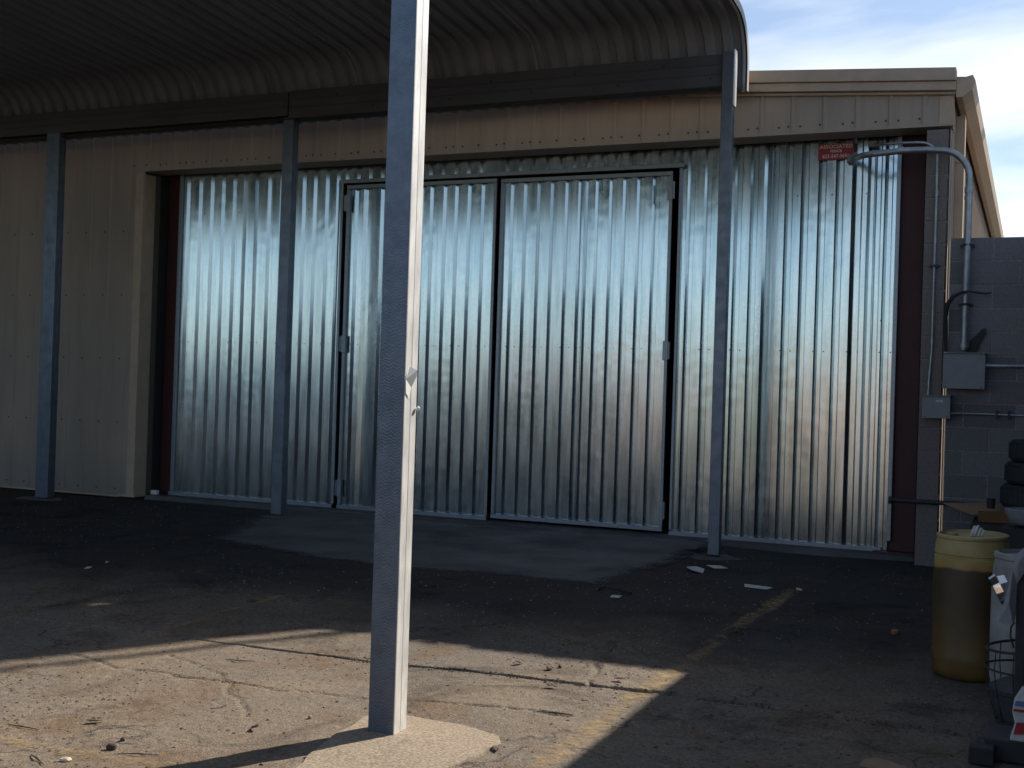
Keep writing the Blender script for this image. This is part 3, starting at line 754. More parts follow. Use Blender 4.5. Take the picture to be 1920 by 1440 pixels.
# deck profile along Y: front curl, flat, back curl
def deck_profile():
    pts = []
    Rr = 0.42; sl = 0.075
    yb = 11.235; zb = 4.43; zs = 4.66
    pts.append((yb, zb)); pts.append((yb, (zb + zs) / 2))
    amax = math.pi / 2 - math.atan(sl)
    for k in range(0, 11):
        a = amax * k / 10
        pts.append((yb - Rr + Rr * math.cos(a), zs + Rr * math.sin(a)))
    y0, z0 = pts[-1]
    y1 = 4.55
    for k in range(1, 9): pts.append((y0 + (y1 - y0) * k / 8, z0 + sl * (y0 - y0 - (y1 - y0) * k / 8)))
    yq, zq = pts[-1]
    a0 = math.pi / 2 - math.atan(sl) 
    cy_, cz_ = yq + Rr * math.cos(a0) * 1.0 - 0.0, zq - Rr * math.sin(a0)
    for k in range(1, 11):
        a = a0 + (math.pi - a0) * k / 10
        pts.append((yq - Rr * math.cos(a0) + Rr * math.cos(a), zq - Rr * math.sin(a0) + Rr * math.sin(a)))
    pts.append((pts[-1][0], pts[-1][1] - 0.50))
    return pts
DP = deck_profile()
DN = []
for i, p in enumerate(DP):
    a = DP[max(i - 1, 0)]; b = DP[min(i + 1, len(DP) - 1)]
    t = Vector((b[0] - a[0], b[1] - a[1])).normalized(); DN.append(Vector((t.y, -t.x)) * 1)   # outward normal
PITCH = 0.178
def deck_sheet(x0, n, parent):
    us = []
    for k in range(n):
        b = x0 + k * PITCH
        us += [(b, 0), (b + 0.078, 0), (b + 0.098, 0.046), (b + 0.158, 0.046)]
    us.append((x0 + n * PITCH, 0)); us.append((x0 + n * PITCH + 0.03, 0))
    V = []; F = []; m = len(us)
    for (y, z), nn in zip(DP, DN):
        for u, d in us: V.append((u, y + nn.x * d, z + nn.y * d))
    for i in range(len(DP) - 1):
        for k in range(m - 1): F.append((i * m + k, i * m + k + 1, (i + 1) * m + k + 1, (i + 1) * m + k))
    o = MB().add(V, F).build("deck_sheet", UNDER, parent, smooth=True)
    o.data.set_sharp_from_angle(angle=R(25))
    md = o.modifiers.new("gauge", 'SOLIDIFY'); md.thickness = 0.0015; md.offset = 0
    return o
first = deck_sheet(-2.635 - 6 * PITCH, 6, CN)
for s_ in range(1, 16):
    c = first.copy(); COL.objects.link(c); c.parent = CN; c.matrix_parent_inverse = first.matrix_parent_inverse.copy()
    c.location.x = first.location.x - s_ * 6 * PITCH; c.location.z = first.location.z + 0.0016 * (s_ % 2)
# rounded end cap strip on the right edge
V = []; F = []
for (y, z), nn in zip(DP, DN):
    V += [(-2.612, y - nn.x * 0.0, z - nn.y * 0.0), (-2.612, y + nn.x * 0.075, z + nn.y * 0.075), (-2.600, y + nn.x * 0.085, z + nn.y * 0.085), (-2.588, y + nn.x * 0.075, z + nn.y * 0.075), (-2.588, y, z)]
for i in range(len(DP) - 1):
    for k in range(4): F.append((i * 5 + k, i * 5 + k + 1, (i + 1) * 5 + k + 1, (i + 1) * 5 + k))
MB().add(V, F).build("edge_trim", UNDER, CN, smooth=True)
# back beam in two sections, doubled channels with lips
def cbeam(x0, x1, y0, y1, z0, z1, name="beam"):
    m_ = MB().box(x0, x1, y0, y1, z0, z1)
    for zz in (z0 + (z1 - z0) * 0.36, z0 + (z1 - z0) * 0.66):
        m_.box(x0 + 0.01, x1 - 0.01, y0 - 0.004, y0 + 0.001, zz, zz + 0.012)
    return m_.build(name, BEAM, CN, bevel=0.004)
cbeam(-7.66, -2.665, YB - 0.05, YB + 0.07, 4.44, 4.745)
cbeam(-20, -7.68, YB - 0.04, YB + 0.07, 4.475, 4.74)
MB().box(-20, -2.66, YB - 0.07, YB + 0.09, 4.43, 4.438).build("beam_flange", STEELDK, CN)
cbeam(-20, -2.62, 4.46, 4.60, 5.02, 5.30)
# side tie beam on the right edge
for yy in (6.2, 8.6):
    MB().box(-20, -2.62, yy, yy + 0.08, 4.98 - 0 + (11 - yy) * 0.05, 5.0 + (11 - yy) * 0.05).build("purlin", BEAM, CN, bevel=0.003) if False else None
MB().box(-2.64, -2.60, 4.62, 11.02, 4.66, 4.78).build("side_beam", BEAM, CN) if False else None
# bolts
screws([(-2.9 - 0.46 * k, YB - 0.05, 4.52 + 0.15 * (k % 2)) for k in range(10)], "bolts", CN, r=0.012)
# far posts: square tube of two lipped studs
SIDE0 = mat("sunlit_strip_zinc", (0.74, 0.74, 0.72), 0.5, 0.2)
def post(x0, x1, y0, y1, z0, z1, m=STEEL, label=None, bevel=0.006, split='y'):
    P_ = []
    mid = (y0 + y1) / 2
    a = MB().box(x0, x1, y0, mid - 0.0015, z0, z1).build("post", m, CN, bevel=bevel, label=label)
    MB().box(x0 + 0.002, x1 - 0.002, mid + 0.0015, y1, z0, z1).build("rear_stud", m, a, bevel=bevel)
    return a
post(-11.14, -10.94, 11.0, 11.12, 0.02, 4.47)
post(-7.735, -7.60, 11.06, 11.18, 0.05, 4.46)
post(-2.775, -2.665, 11.0, 11.1, 0.02, 4.75)
post(-15.2, -15.07, 11.0, 11.12, 0.02, 4.47)
# pale strip added to the right back post, standing in for its sunlit corner
MB().box(-2.662, -2.655, 10.992, 11.10, 4.24, 4.765).build("sunlit_strip", SIDE0, CN)

# ---- embossed near post
def emboss_mat():
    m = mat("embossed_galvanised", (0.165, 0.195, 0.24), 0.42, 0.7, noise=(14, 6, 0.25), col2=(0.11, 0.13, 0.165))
    N, L = m.node_tree.nodes, m.node_tree.links
    b = N["Principled BSDF"]; t = N.new("ShaderNodeTexCoord"); sx = N.new("ShaderNodeSeparateXYZ"); L.new(t.outputs["Object"], sx.inputs[0])
    # chevron rows: z + |x-c| * k
    pp = N.new("ShaderNodeMath"); pp.operation = 'PINGPONG'; pp.inputs[1].default_value = 0.021
    L.new(sx.outputs["X"], pp.inputs[0])
    zz = N.new("ShaderNodeMath"); zz.operation = 'MULTIPLY_ADD'; zz.inputs[1].default_value = 0.7
    L.new(pp.outputs[0], zz.inputs[0]); L.new(sx.outputs["Z"], zz.inputs[2])
    nz_ = N.new("ShaderNodeTexNoise"); nz_.inputs["Scale"].default_value = 22; nz_.inputs["Detail"].default_value = 3; L.new(t.outputs["Object"], nz_.inputs["Vector"])
    z2 = N.new("ShaderNodeMath"); z2.operation = 'MULTIPLY_ADD'; z2.inputs[1].default_value = 0.045
    L.new(nz_.outputs["Fac"], z2.inputs[0]); L.new(zz.outputs[0], z2.inputs[2])
    ml = N.new("ShaderNodeMath"); ml.operation = 'MULTIPLY'; ml.inputs[1].default_value = 430; L.new(z2.outputs[0], ml.inputs[0])
    sn = N.new("ShaderNodeMath"); sn.operation = 'SINE'; L.new(ml.outputs[0], sn.inputs[0])
    am = N.new("ShaderNodeMath"); am.operation = 'MULTIPLY'; L.new(sn.outputs[0], am.inputs[0]); L.new(nz_.outputs["Fac"], am.inputs[1])
    bp = N.new("ShaderNodeBump"); bp.inputs["Strength"].default_value = 0.38; bp.inputs["Distance"].default_value = 0.0012
    L.new(am.outputs[0], bp.inputs["Height"]); L.new(bp.outputs[0], b.inputs["Normal"])
    return m
EMB = emboss_mat()
SIDE = mat("sunlit_weathered_zinc", (0.78, 0.78, 0.76), 0.5, 0.2, noise=(13, 8, 0.16), col2=(0.50, 0.50, 0.50), nscale=(1, 1, 0.3), bump=(50, 0.2, 0.001))  # paler zinc for the sun side, its sunlight put into the colour
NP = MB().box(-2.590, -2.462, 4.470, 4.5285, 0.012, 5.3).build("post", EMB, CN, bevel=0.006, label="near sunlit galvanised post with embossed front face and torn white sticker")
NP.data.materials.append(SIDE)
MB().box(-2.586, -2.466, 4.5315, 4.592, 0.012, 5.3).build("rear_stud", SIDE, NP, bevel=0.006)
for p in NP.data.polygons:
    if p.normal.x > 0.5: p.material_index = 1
# torn sticker and a drip of paint
MB().add([(-2.458, 4.505, 1.455), (-2.459, 4.478, 1.475), (-2.459, 4.474, 1.535), (-2.457, 4.50, 1.59), (-2.435, 4.53, 1.575), (-2.44, 4.535, 1.55), (-2.457, 4.52, 1.50)],
         [(0, 1, 2, 6), (2, 3, 4, 5), (2, 5, 6)]).build("sticker", DRIP, NP)
MB().lathe([(0.0, -0.012), (0.008, -0.006), (0.009, 0.004), (0.0, 0.012)], (-2.455, 4.585, 1.41), 8).build("paint_blob", DRIP, NP)
# posts further along the front edge
for xx in (-7.74, -13.0):
    post(xx - 0.13, xx, 4.47, 4.59, 0.0, 5.02)

# ================================================================ MASONRY
def blockwall(W, x0, x1, y0, y1, z0, nc, ch, bl, m_, axis='x', seed=1, half=True, zero=0.0):
    """courses of blocks along x (or y), each block an object"""
    r_ = random.Random(seed); g = 0.010; cache = {}
    for c in range(nc):
        off = (c % 2) * bl / 2 if half else 0
        a0, a1 = (x0, x1) if axis == 'x' else (y0, y1)
        cuts = [a0]; q = a0 + zero - off
        while q < a1 - 0.02:
            if q > a0 + 0.04: cuts.append(q)
            q += bl
        cuts.append(a1)
        for a, b in zip(cuts[:-1], cuts[1:]):
            w = round(b - a, 3)
            if w not in cache:
                m2 = MB()
                if axis == 'x': m2.box(g / 2, w - g / 2, 0, y1 - y0, g / 2, ch - g / 2)
                else: m2.box(0, x1 - x0, g / 2, w - g / 2, g / 2, ch - g / 2)
                o = m2.build("block", m_, W, bevel=0.003); cache[w] = o
            else:
                o = cache[w].copy(); COL.objects.link(o); o.parent = W
            j = r_.uniform(-0.003, 0.003)
            o.matrix_parent_inverse = W.matrix_world.inverted()
            o.location = (a, y0 + j, z0 + c * ch) if axis == 'x' else (x0 + j, a, z0 + c * ch)
            if c % 1 == 0 and m_ is CMU:                      # shades vary a little from block to block
                o.material_slots[0].link = 'OBJECT'; o.material_slots[0].material = r_.choice(CMUS)
CH = 3.03 / 14
PI_ = thing("block_pier", "narrow concrete block pier right of the galvanised panel, carrying the thin conduit", "pier", (-0.88, 11.7, 0))
blockwall(PI_, -0.985, -0.785, 11.61, 11.80, 0, 19, 4.04 / 19, 0.6, CMU2, half=False, seed=3)
MB().box(-0.98, -0.79, 11.618, 11.79, 0, 4.03).build("mortar", MORTAR, PI_)
W1 = thing("block_wall", "grey concrete block wall behind the yellow drum, with the electrical boxes", "wall", (0.1, 11.7, 0))
blockwall(W1, -0.745, 1.6, 11.60, 11.79, 0, 14, CH, 0.44, CMU, zero=0.15, seed=5)
MB().box(-0.742, 1.6, 11.6045, 11.783, 0, 3.022).build("mortar", MORTAR, W1)
W2 = thing("block_wall", "unseen side wall of grey concrete blocks, added to cast shadow past the right edge", "wall", (0.36, 7, 0))  # unseen wall added so its shadow closes the sunlit patch on the right
blockwall(W2, 0.27, 0.46, 2.0, 11.58, 0, 14, CH, 0.88, CMU, axis='y', seed=6)
MB().box(0.277, 0.453, 2.0, 11.58, 0, 3.022).build("mortar", MORTAR, W2)

# ================================================================ SHADOW BLOCKERS ADDED BEHIND THE WALL (out of frame)
FN = thing("shadow_screen", "unseen rust-brown corrugated screen added to cast shadow, behind the block wall", "fence", (3, 12.3, 0))  # added out of view; its top edge shades the ground near the doors
CONT = mat("screen_paint", (0.16, 0.09, 0.06), 0.6)
for k in range(7):
    xa = -0.11 + k * 0.9; prof = []
    for q in range(6): prof += [(xa + q * 0.15, 0), (xa + q * 0.15 + 0.05, 0), (xa + q * 0.15 + 0.07, 0.02), (xa + q * 0.15 + 0.13, 0.02)]
    prof.append((xa + 0.9, 0)); n = len(prof)
    MB().add([(a, 12.31 - d, z) for z in (0.02, 5.21) for a, d in prof], [(i, i + 1, n + i + 1, n + i) for i in range(n - 1)]).build("sheet", CONT, FN)
for k in range(4):
    MB().box(0.2 + k * 1.9, 0.28 + k * 1.9, 12.33, 12.41, 0, 5.15).build("post", STEELDK, FN)
SC = thing("shadow_cabinet", "unseen blank cabinet on two posts, added to block sun behind the screen", "sign", (1.0, 14, 0))  # added out of view to stop sun leaking past the gutter
MB().box(0.34, 1.8, 13.92, 14.08, 4.93, 6.56).build("cabinet", STEELDK, SC, bevel=0.01)
for xx in (0.6, 1.5): MB().tube([(xx, 14.0, 0), (xx, 14.0, 4.93)], 0.05).build("post", STEELDK, SC)
PY = thing("shadow_pylon", "unseen tall blank pylon on a steel pole, added to cast shadow from beyond the wall", "sign", (0.8, 16, 0))  # added out of view; panel and poles cast the shadow at left
MB().box(0.19, 1.42, 15.9, 16.15, 8.1, 12.0).build("panel", mat("pylon_face", (0.5, 0.5, 0.5), 0.5), PY, bevel=0.02)
MB().tube([(1.64, 16, 0), (1.64, 16, 12.0)], 0.045).build("pole", STEELDK, PY)
MB().tube([(0.8, 16.3, 0), (0.8, 16.3, 12)], 0.12).build("pole", STEELDK, PY)

# ================================================================ BEHIND THE CAMERA (seen only as reflections in the sheets)
def shed(name, label, x0, x1, y, h, col, dep=8):
    b = thing(name, label, "building", ((x0 + x1) / 2, y, 0), "buildings across the road")
    m_ = mat("wall_" + name, col, 0.7, noise=(1.0, 5, 0.3))
    MB().box(x0, x1, y - dep, y, 0, h).build("wall", m_, b)
    MB().box(x0 - 0.2, x1 + 0.2, y - dep - 0.2, y + 0.25, h, h + 0.18).build("roof", TRIM, b)
    n = max(1, int((x1 - x0) / 3.2))
    for k in range(n):
        xc = x0 + (x1 - x0) * (k + 0.5) / n
        f = MB().box(xc - 0.6, xc + 0.6, y, y + 0.05, 1.0, 2.2).build("window", DARKIN, b)
    return b
shed("stucco_shop", "low peach stucco shop across the road behind the photographer", -9.5, -2, -24, 3.0, (0.55, 0.33, 0.22))
shed("green_shop", "low pale green shop across the road behind the photographer", -13.5, -10, -26, 2.7, (0.30, 0.38, 0.24))
shed("pink_shop", "low pink shop across the road behind the photographer", -22, -14, -25, 3.0, (0.50, 0.30, 0.27))
shed("brick_store", "tan store across the road behind the photographer", -33, -23, -28, 3.0, (0.40, 0.33, 0.27))
DKT = mat("dark_truck", (0.02, 0.035, 0.06), 0.4)
TRK = thing("box_truck", "dark blue box truck parked behind the photographer", "truck", (-24, -11, 0))
MB().box(-33, -21.6, -14, -11.6, 0.5, 2.5).build("cargo_box", DKT, TRK, bevel=0.04)
MB().prism([(-21.5, 0.6), (-19.2, 0.6), (-19.1, 1.35), (-20.0, 1.5), (-20.5, 2.2), (-21.5, 2.25)], 'y', -13.9, -11.8).build("cab", DKT, TRK, bevel=0.05)
for xx in (-20.2, -29.6, -30.7):
    for yy in (-13.9, -11.9):
        w_ = MB(); w_.tube([(xx, yy - 0.15, 0.48), (xx, yy + 0.15, 0.48)], 0.48, 24); w_.build("wheel", BLACK, TRK)
HG = mat("hedge_leaf", (0.035, 0.06, 0.025), 0.8)
def hedge(x0, x1, y, h, seed, label):
    r_ = random.Random(seed); m_ = MB()
    for _ in range(2600):
        x = r_.uniform(x0, x1); z = h * (1 - r_.random() ** 2) * (0.9 + 0.2 * float(vnoise(x, 1, 1.1))); yy = y + r_.gauss(0, 0.4)
        s_ = r_.uniform(0.08, 0.2); a = Vector((r_.uniform(-1, 1), r_.uniform(-1, 1), r_.uniform(-1, 1))).normalized() * s_; b = a.orthogonal().normalized() * s_
        c = Vector((x, yy, z)); m_.add([c - a, c + b, c + a, c - b], [(0, 1, 2, 3)])
    o = m_.build("hedge", HG); return tag(o, label, "hedge")
hedge(-60, -28, -13, 2.6, 1, "long dark hedge behind the photographer, far left")
hedge(-20, -13, -15, 1.9, 2, "short dark hedge behind the photographer, right of the truck")

# ================================================================ CONDUITS AND BOXES
def arc(c, r, a0, a1, n, plane='xz', const=0):
    return [((c[0] + r * math.cos(a0 + (a1 - a0) * k / n)), const, (c[1] + r * math.sin(a0 + (a1 - a0) * k / n))) for k in range(n + 1)]
CB = thing("conduit", "thick galvanised conduit curving from under the header down to the large grey box", "conduit", (-0.6, 11.5, 2))
path = [(-1.715, 12.06, 3.885), (-1.655, 11.93, 3.875), (-1.60, 11.76, 3.85), (-1.53, 11.58, 3.825), (-1.43, 11.50, 3.818), (-1.14, 11.50, 3.835), (-0.95, 11.50, 3.83), (-0.86, 11.50, 3.82)] + \
       [(-0.86 + 0.265 * math.sin(a), 11.50, 3.555 + 0.265 * math.cos(a)) for a in [k * math.pi / 2 / 10 for k in range(1, 11)]] + [(-0.595, 11.50, 3.3), (-0.60, 11.52, 2.0)]
MB().tube(path, 0.030, 16).build("pipe", PIPE, CB, smooth=True)
for z, r_, h_ in ((3.42, 0.038, 0.05), (3.36, 0.036, 0.03), (2.015, 0.042, 0.05)):
    MB().tube([(-0.597, 11.505, z), (-0.597, 11.505, z + h_)], r_, 16).build("coupling", PIPE, CB, smooth=True)
MB().box(-1.755, -1.685, 12.00, 12.07, 3.845, 3.925).build("elbow_fitting", BOXM, CB, bevel=0.01)
MB().tube([(-1.22, 11.5, 3.834), (-1.17, 11.5, 3.835)], 0.036, 16).build("coupling", PIPE, CB, smooth=True)
for z in (2.94, 2.40):
    MB().tube([(-0.598, 11.51, z), (-0.598, 11.51, z + 0.022)], 0.035, 14).box(-0.66, -0.535, 11.575, 11.60, z, z + 0.022).build("strap", STEELDK, CB)
CS = thing("conduit", "thin galvanised conduit running down the block pier to the small grey box", "conduit", (-0.88, 11.55, 1.6))
path = [(-1.50, 12.05, 4.02), (-1.42, 11.85, 3.975), (-1.32, 11.62, 3.925), (-1.20, 11.55, 3.915), (-1.05, 11.55, 3.912)] + \
       [(-1.03 + 0.15 * math.sin(a), 11.55, 3.76 + 0.15 * math.cos(a)) for a in [k * math.pi / 2 / 8 for k in range(1, 9)]] + [(-0.88, 11.56, 3.6), (-0.88, 11.58, 3.4), (-0.88, 11.585, 2.0), (-0.895, 11.58, 1.75), (-0.90, 11.57, 1.56)]
MB().tube(path, 0.0125, 12).build("pipe", PIPE, CS, smooth=True)
for z in (3.42, 2.05):
    MB().tube([(-0.88, 11.583, z), (-0.88, 11.583, z + 0.05)], 0.019, 12).build("coupling", PIPE, CS, smooth=True)
for z in (2.76,):
    MB().box(-0.92, -0.835, 11.568, 11.612, z, z + 0.022).build("strap", STEELDK, CS)
MB().box(-1.56, -1.47, 12.01, 12.07, 3.99, 4.05).build("elbow_fitting", BOXM, CS, bevel=0.008)
def ebox(label, x0, x1, z0, z1, y0, lab=False):
    E_ = thing("electrical_box", label, "electrical box", ((x0 + x1) / 2, 11.55, z0))
    MB().box(x0, x1, y0, 11.60, z0, z1).build("body", BOXM, E_, bevel=0.004)
    MB().box(x0 - 0.006, x1 + 0.006, y0 - 0.010, y0 - 0.001, z0 - 0.004, z1 - 0.012).build("cover", BOXM, E_, bevel=0.003)
    MB().box(x0 - 0.010, x1 + 0.010, y0 - 0.016, 11.60, z1 + 0.001, z1 + 0.008).build("drip_hood", BOXM, E_)
    screws([(x0 + 0.02, y0 - 0.010, z0 + 0.012), (x1 - 0.02, y0 - 0.010, z0 + 0.012)], "screws", E_, r=0.006)
    if lab: MB().box((x0 + x1) / 2 - 0.005, x1 - 0.06, y0 - 0.0125, y0 - 0.0105, z1 - 0.055, z1 - 0.035).build("blank_label", PAPER, E_)
    return E_
ebox("large grey electrical box below the thick conduit on the block wall", -0.765, -0.42, 1.65, 1.965, 11.46)
ebox("small grey electrical box with a pale label, lower left of the large one", -0.935, -0.705, 1.375, 1.575, 11.48, True)
CH1 = thing("conduit", "shiny horizontal conduit leaving the right side of the large grey box", "conduit", (-0.2, 11.55, 1.86))
MB().tube([(-0.415, 11.55, 1.86), (0.2, 11.55, 1.865)], 0.016, 12).build("pipe", PIPE, CH1, smooth=True)
MB().tube([(-0.42, 11.55, 1.86), (-0.385, 11.55, 1.86)], 0.022, 12).build("connector", PIPE, CH1, smooth=True)
CH2 = thing("conduit", "thin horizontal conduit right of the small grey box", "conduit", (-0.4, 11.57, 1.42))
MB().tube([(-0.70, 11.56, 1.42), (-0.62, 11.575, 1.425), (0.2, 11.58, 1.42)], 0.010, 12).build("pipe", PIPE, CH2, smooth=True)
for xx in (-0.32, -0.22): MB().box(xx, xx + 0.02, 11.562, 11.602, 1.385, 1.46).build("strap", STEELDK, CH2)
# black cable loop and scorched strip
cb = MB().tube([(-0.755, 11.54, 1.98), (-0.76, 11.53, 2.15), (-0.765, 11.50, 2.30), (-0.75, 11.48, 2.41), (-0.70, 11.46, 2.48), (-0.63, 11.45, 2.515), (-0.57, 11.45, 2.525), (-0.50, 11.46, 2.515), (-0.43, 11.48, 2.505), (-0.385, 11.50, 2.52)],
           0.016, 10, radii=[0.017, 0.018, 0.020, 0.021, 0.019, 0.014, 0.010, 0.010, 0.009, 0.006]).build("cable", BLACK, smooth=True)
tag(cb, "black cable hooked around the thick conduit above the large grey box", "cable")
ms = MB().prism([(-0.585, 1.985), (-0.50, 1.985), (-0.455, 2.10), (-0.42, 2.17), (-0.425, 2.20), (-0.45, 2.195), (-0.50, 2.14), (-0.58, 2.06)], 'y', 11.56, 11.585).build("rubber_flap", BLACK)
tag(ms, "pointed black rubber flap standing on top of the large grey box", "flap")

# steel pipe across the column base
sp_ = thing("steel_pipe", "dark horizontal steel pipe crossing the red column and block pier near the ground", "pipe", (-1.0, 11.5, 0.6))
MB().tube([(-1.20, 11.53, 0.60), (-0.45, 11.53, 0.605)], 0.022, 14).build("tube", STEELDK, sp_, smooth=True)
MB().tube([(-1.215, 11.53, 0.60), (-1.18, 11.53, 0.60)], 0.036, 14).build("end_cap", STEELDK, sp_, smooth=True)

# ================================================================ YARD CLUTTER ON THE RIGHT
# bench with cardboard, tyres, cup
BN = thing("work_bench", "low dark steel bench against the block wall, under cardboard and tyres", "bench", (-0.1, 11.2, 0))
MB().box(-0.47, 0.24, 10.75, 11.52, 0.46, 0.50).build("top", STEELDK, BN, bevel=0.004)
for a, b in ((-0.45, 10.8), (0.18, 10.8), (-0.45, 11.44), (0.18, 11.44)):
    MB().box(a, a + 0.04, b, b + 0.04, 0, 0.459).build("leg", STEELDK, BN)
V = [(-0.73, 11.40, 0.615), (-0.60, 11.30, 0.575), (-0.48, 11.20, 0.548), (-0.42, 11.12, 0.565), (-0.30, 11.00, 0.60), (0.15, 11.0, 0.60), (0.15, 11.5, 0.63), (-0.4, 11.52, 0.63)]
cd = thing("cardboard_sheet", "flattened tan cardboard with a curled edge lying on the low bench", "cardboard", (-0.3, 11.2, 0.6))
MB().add(V + [(x_, y_, z_ - 0.006) for x_, y_, z_ in V], [tuple(range(8)), tuple(range(15, 7, -1))] + [(i, (i + 1) % 8, (i + 1) % 8 + 8, i + 8) for i in range(8)]).build("sheet", CARD, cd)
MB().box(-0.42, 0.15, 10.985, 10.995, 0.505, 0.60).build("flap", CARDB, cd)
def tyre(c, ro, ri, h, label):
    T = thing("tyre", label, "tyre", c, "tyres stacked on the bench")
    n = 16; prof = []
    for k in range(n + 1):
        a = -math.pi / 2 + math.pi * k / n
        prof.append((ri + (ro - ri) * (0.42 + 0.58 * max(0, math.cos(a)) ** 0.35), h / 2 + h / 2 * math.sin(a)))
    prof = [(ri, h * 0.18)] + prof + [(ri, h * 0.82)]
    prof.append(prof[0])
    m_ = MB().lathe(prof, c, 48); m_.build("tread_and_sidewall", BLACK, T, smooth=True)
    g = MB()
    for k in range(48):
        a = 2 * math.pi * k / 48
        ca, sa = math.cos(a), math.sin(a)
        g.obox((c[0] + (ro + 0.002) * ca, c[1] + (ro + 0.002) * sa, c[2] + h / 2), (0.005 * ca, 0.005 * sa, 0), (-0.016 * sa, 0.016 * ca, 0.006), (0, 0, h * 0.32))
    g.build("tread_block", BLACK, T, kind="stuff")
    return T
tyre((0.00, 11.22, 0.632), 0.25, 0.14, 0.20, "lower black tyre stacked on the cardboard on the bench")
tyre((0.02, 11.22, 0.835), 0.24, 0.14, 0.19, "middle black tyre of the stack against the block wall")
tyre((0.04, 11.22, 1.028), 0.23, 0.13, 0.19, "top black tyre of the stack against the block wall")
cp = MB().lathe([(0.0, 0), (0.032, 0), (0.036, 0.085), (0.033, 0.085), (0.03, 0.005), (0.0, 0.005)], (-0.325, 11.15, 0.612), 20).build("cup", BLACK, smooth=True)
tag(cp, "small black cup standing on the tan cardboard", "cup")
# barrel with grey basin
BR = thing("barrel", "black barrel behind the two drums, under a grey basin", "barrel", (0.06, 8.5, 0))
MB().lathe([(0.0, 0), (0.19, 0), (0.21, 0.03), (0.21, 0.36), (0.218, 0.38), (0.21, 0.40), (0.205, 0.70), (0.19, 0.715), (0, 0.715)], (0.03, 8.55, 0), 40).build("body", BLACK, BR, smooth=True)
ba = MB().lathe([(0.0, 0.01), (0.13, 0.01), (0.165, 0.03), (0.195, 0.085), (0.20, 0.115), (0.185, 0.12), (0.175, 0.10), (0.15, 0.04), (0.12, 0.025), (0, 0.025)], (0.035, 8.5, 0.715), 40, squash=0.8).build("basin", GREYPL, smooth=True)
tag(ba, "grey plastic basin resting on the black barrel", "basin")

# yellow translucent drum
def drum_mat():
    m = bpy.data.materials.new("stained_plastic_drum"); m.use_nodes = True
    N, L = m.node_tree.nodes, m.node_tree.links; b = N["Principled BSDF"]
    b.inputs["Roughness"].default_value = 0.5
    t = N.new("ShaderNodeTexCoord"); sx = N.new("ShaderNodeSeparateXYZ"); L.new(t.outputs["Object"], sx.inputs[0])
    n = N.new("ShaderNodeTexNoise"); n.inputs["Scale"].default_value = 5; n.inputs["Detail"].default_value = 7; L.new(t.outputs["Object"], n.inputs["Vector"])
    add = N.new("ShaderNodeMath"); add.operation = 'MULTIPLY_ADD'; add.inputs[1].default_value = 0.05; L.new(n.outputs["Fac"], add.inputs[0]); L.new(sx.outputs["Z"], add.inputs[2])
    r = N.new("ShaderNodeValToRGB"); e = r.color_ramp.elements
    e[0].position = 0.0; e[0].color = (0.19, 0.115, 0.030, 1); e[1].position = 0.22; e[1].color = (0.15, 0.09, 0.028, 1)
    for p, c in ((0.45, (0.075, 0.048, 0.024)), (0.625, (0.075, 0.048, 0.024)), (0.64, (0.40, 0.26, 0.075)), (0.70, (0.40, 0.31, 0.12)), (0.80, (0.42, 0.33, 0.15))):
        q = e.new(p); q.color = (*c, 1)
    L.new(add.outputs[0], r.inputs[0])
    mx = N.new("ShaderNodeMixRGB"); mx.blend_type = 'MULTIPLY'; mx.inputs["Fac"].default_value = 0.7
    r2_ = N.new("ShaderNodeValToRGB"); r2_.color_ramp.elements[0].position = 0.3; r2_.color_ramp.elements[1].position = 0.7
    r2_.color_ramp.elements[0].color = (0.55, 0.5, 0.45, 1); r2_.color_ramp.elements[1].color = (1.15, 1.15, 1.1, 1)
    L.new(n.outputs["Fac"], r2_.inputs[0]); L.new(r.outputs[0], mx.inputs["Color1"]); L.new(r2_.outputs[0], mx.inputs["Color2"])
    L.new(mx.outputs[0], b.inputs["Base Color"])
    bp = N.new("ShaderNodeBump"); bp.inputs["Strength"].default_value = 0.4; bp.inputs["Distance"].default_value = 0.004; L.new(n.outputs["Fac"], bp.inputs["Height"]); L.new(bp.outputs[0], b.inputs["Normal"])
    return m
DRM = drum_mat()
D1 = thing("drum", "tall yellowed plastic drum with brown liquid inside, in front of the block wall", "drum", (-0.295, 7.1, 0))
prof = [(0, 0.004), (0.165, 0.004), (0.185, 0.018), (0.197, 0.05), (0.198, 0.10), (0.201, 0.115), (0.198, 0.13), (0.20, 0.35), (0.202, 0.50), (0.198, 0.66), (0.192, 0.665), (0.192, 0.675), (0.198, 0.68), (0.194, 0.735), (0.186, 0.765), (0.192, 0.772), (0.192, 0.785), (0.176, 0.79), (0.168, 0.772), (0, 0.77)]
MB().lathe(prof, (0, 0, 0), 56).build("body", DRM, D1, smooth=True).location = (0, 0, 0)
for ch in D1.children:
    for v in ch.data.vertices:
        a_ = math.atan2(v.co.y, v.co.x); f_ = 1 + 0.022 * float(vnoise(a_ * 2, v.co.z * 5, 1.0)) + 0.008 * float(vnoise(a_ * 6, v.co.z * 16, 1.0)); v.co.x *= f_; v.co.y *= f_
        v.co.z += 0.006 * math.sin(a_ + 1) * (v.co.z > 0.7)
for ch in D1.children: ch.matrix_parent_inverse = Matrix.Identity(4)
MB().lathe([(0, 0), (0.03, 0), (0.03, 0.018), (0, 0.018)], (-0.40, 7.08, 0.770), 16).build("bung", DRM, D1, smooth=True)
rope = MB()
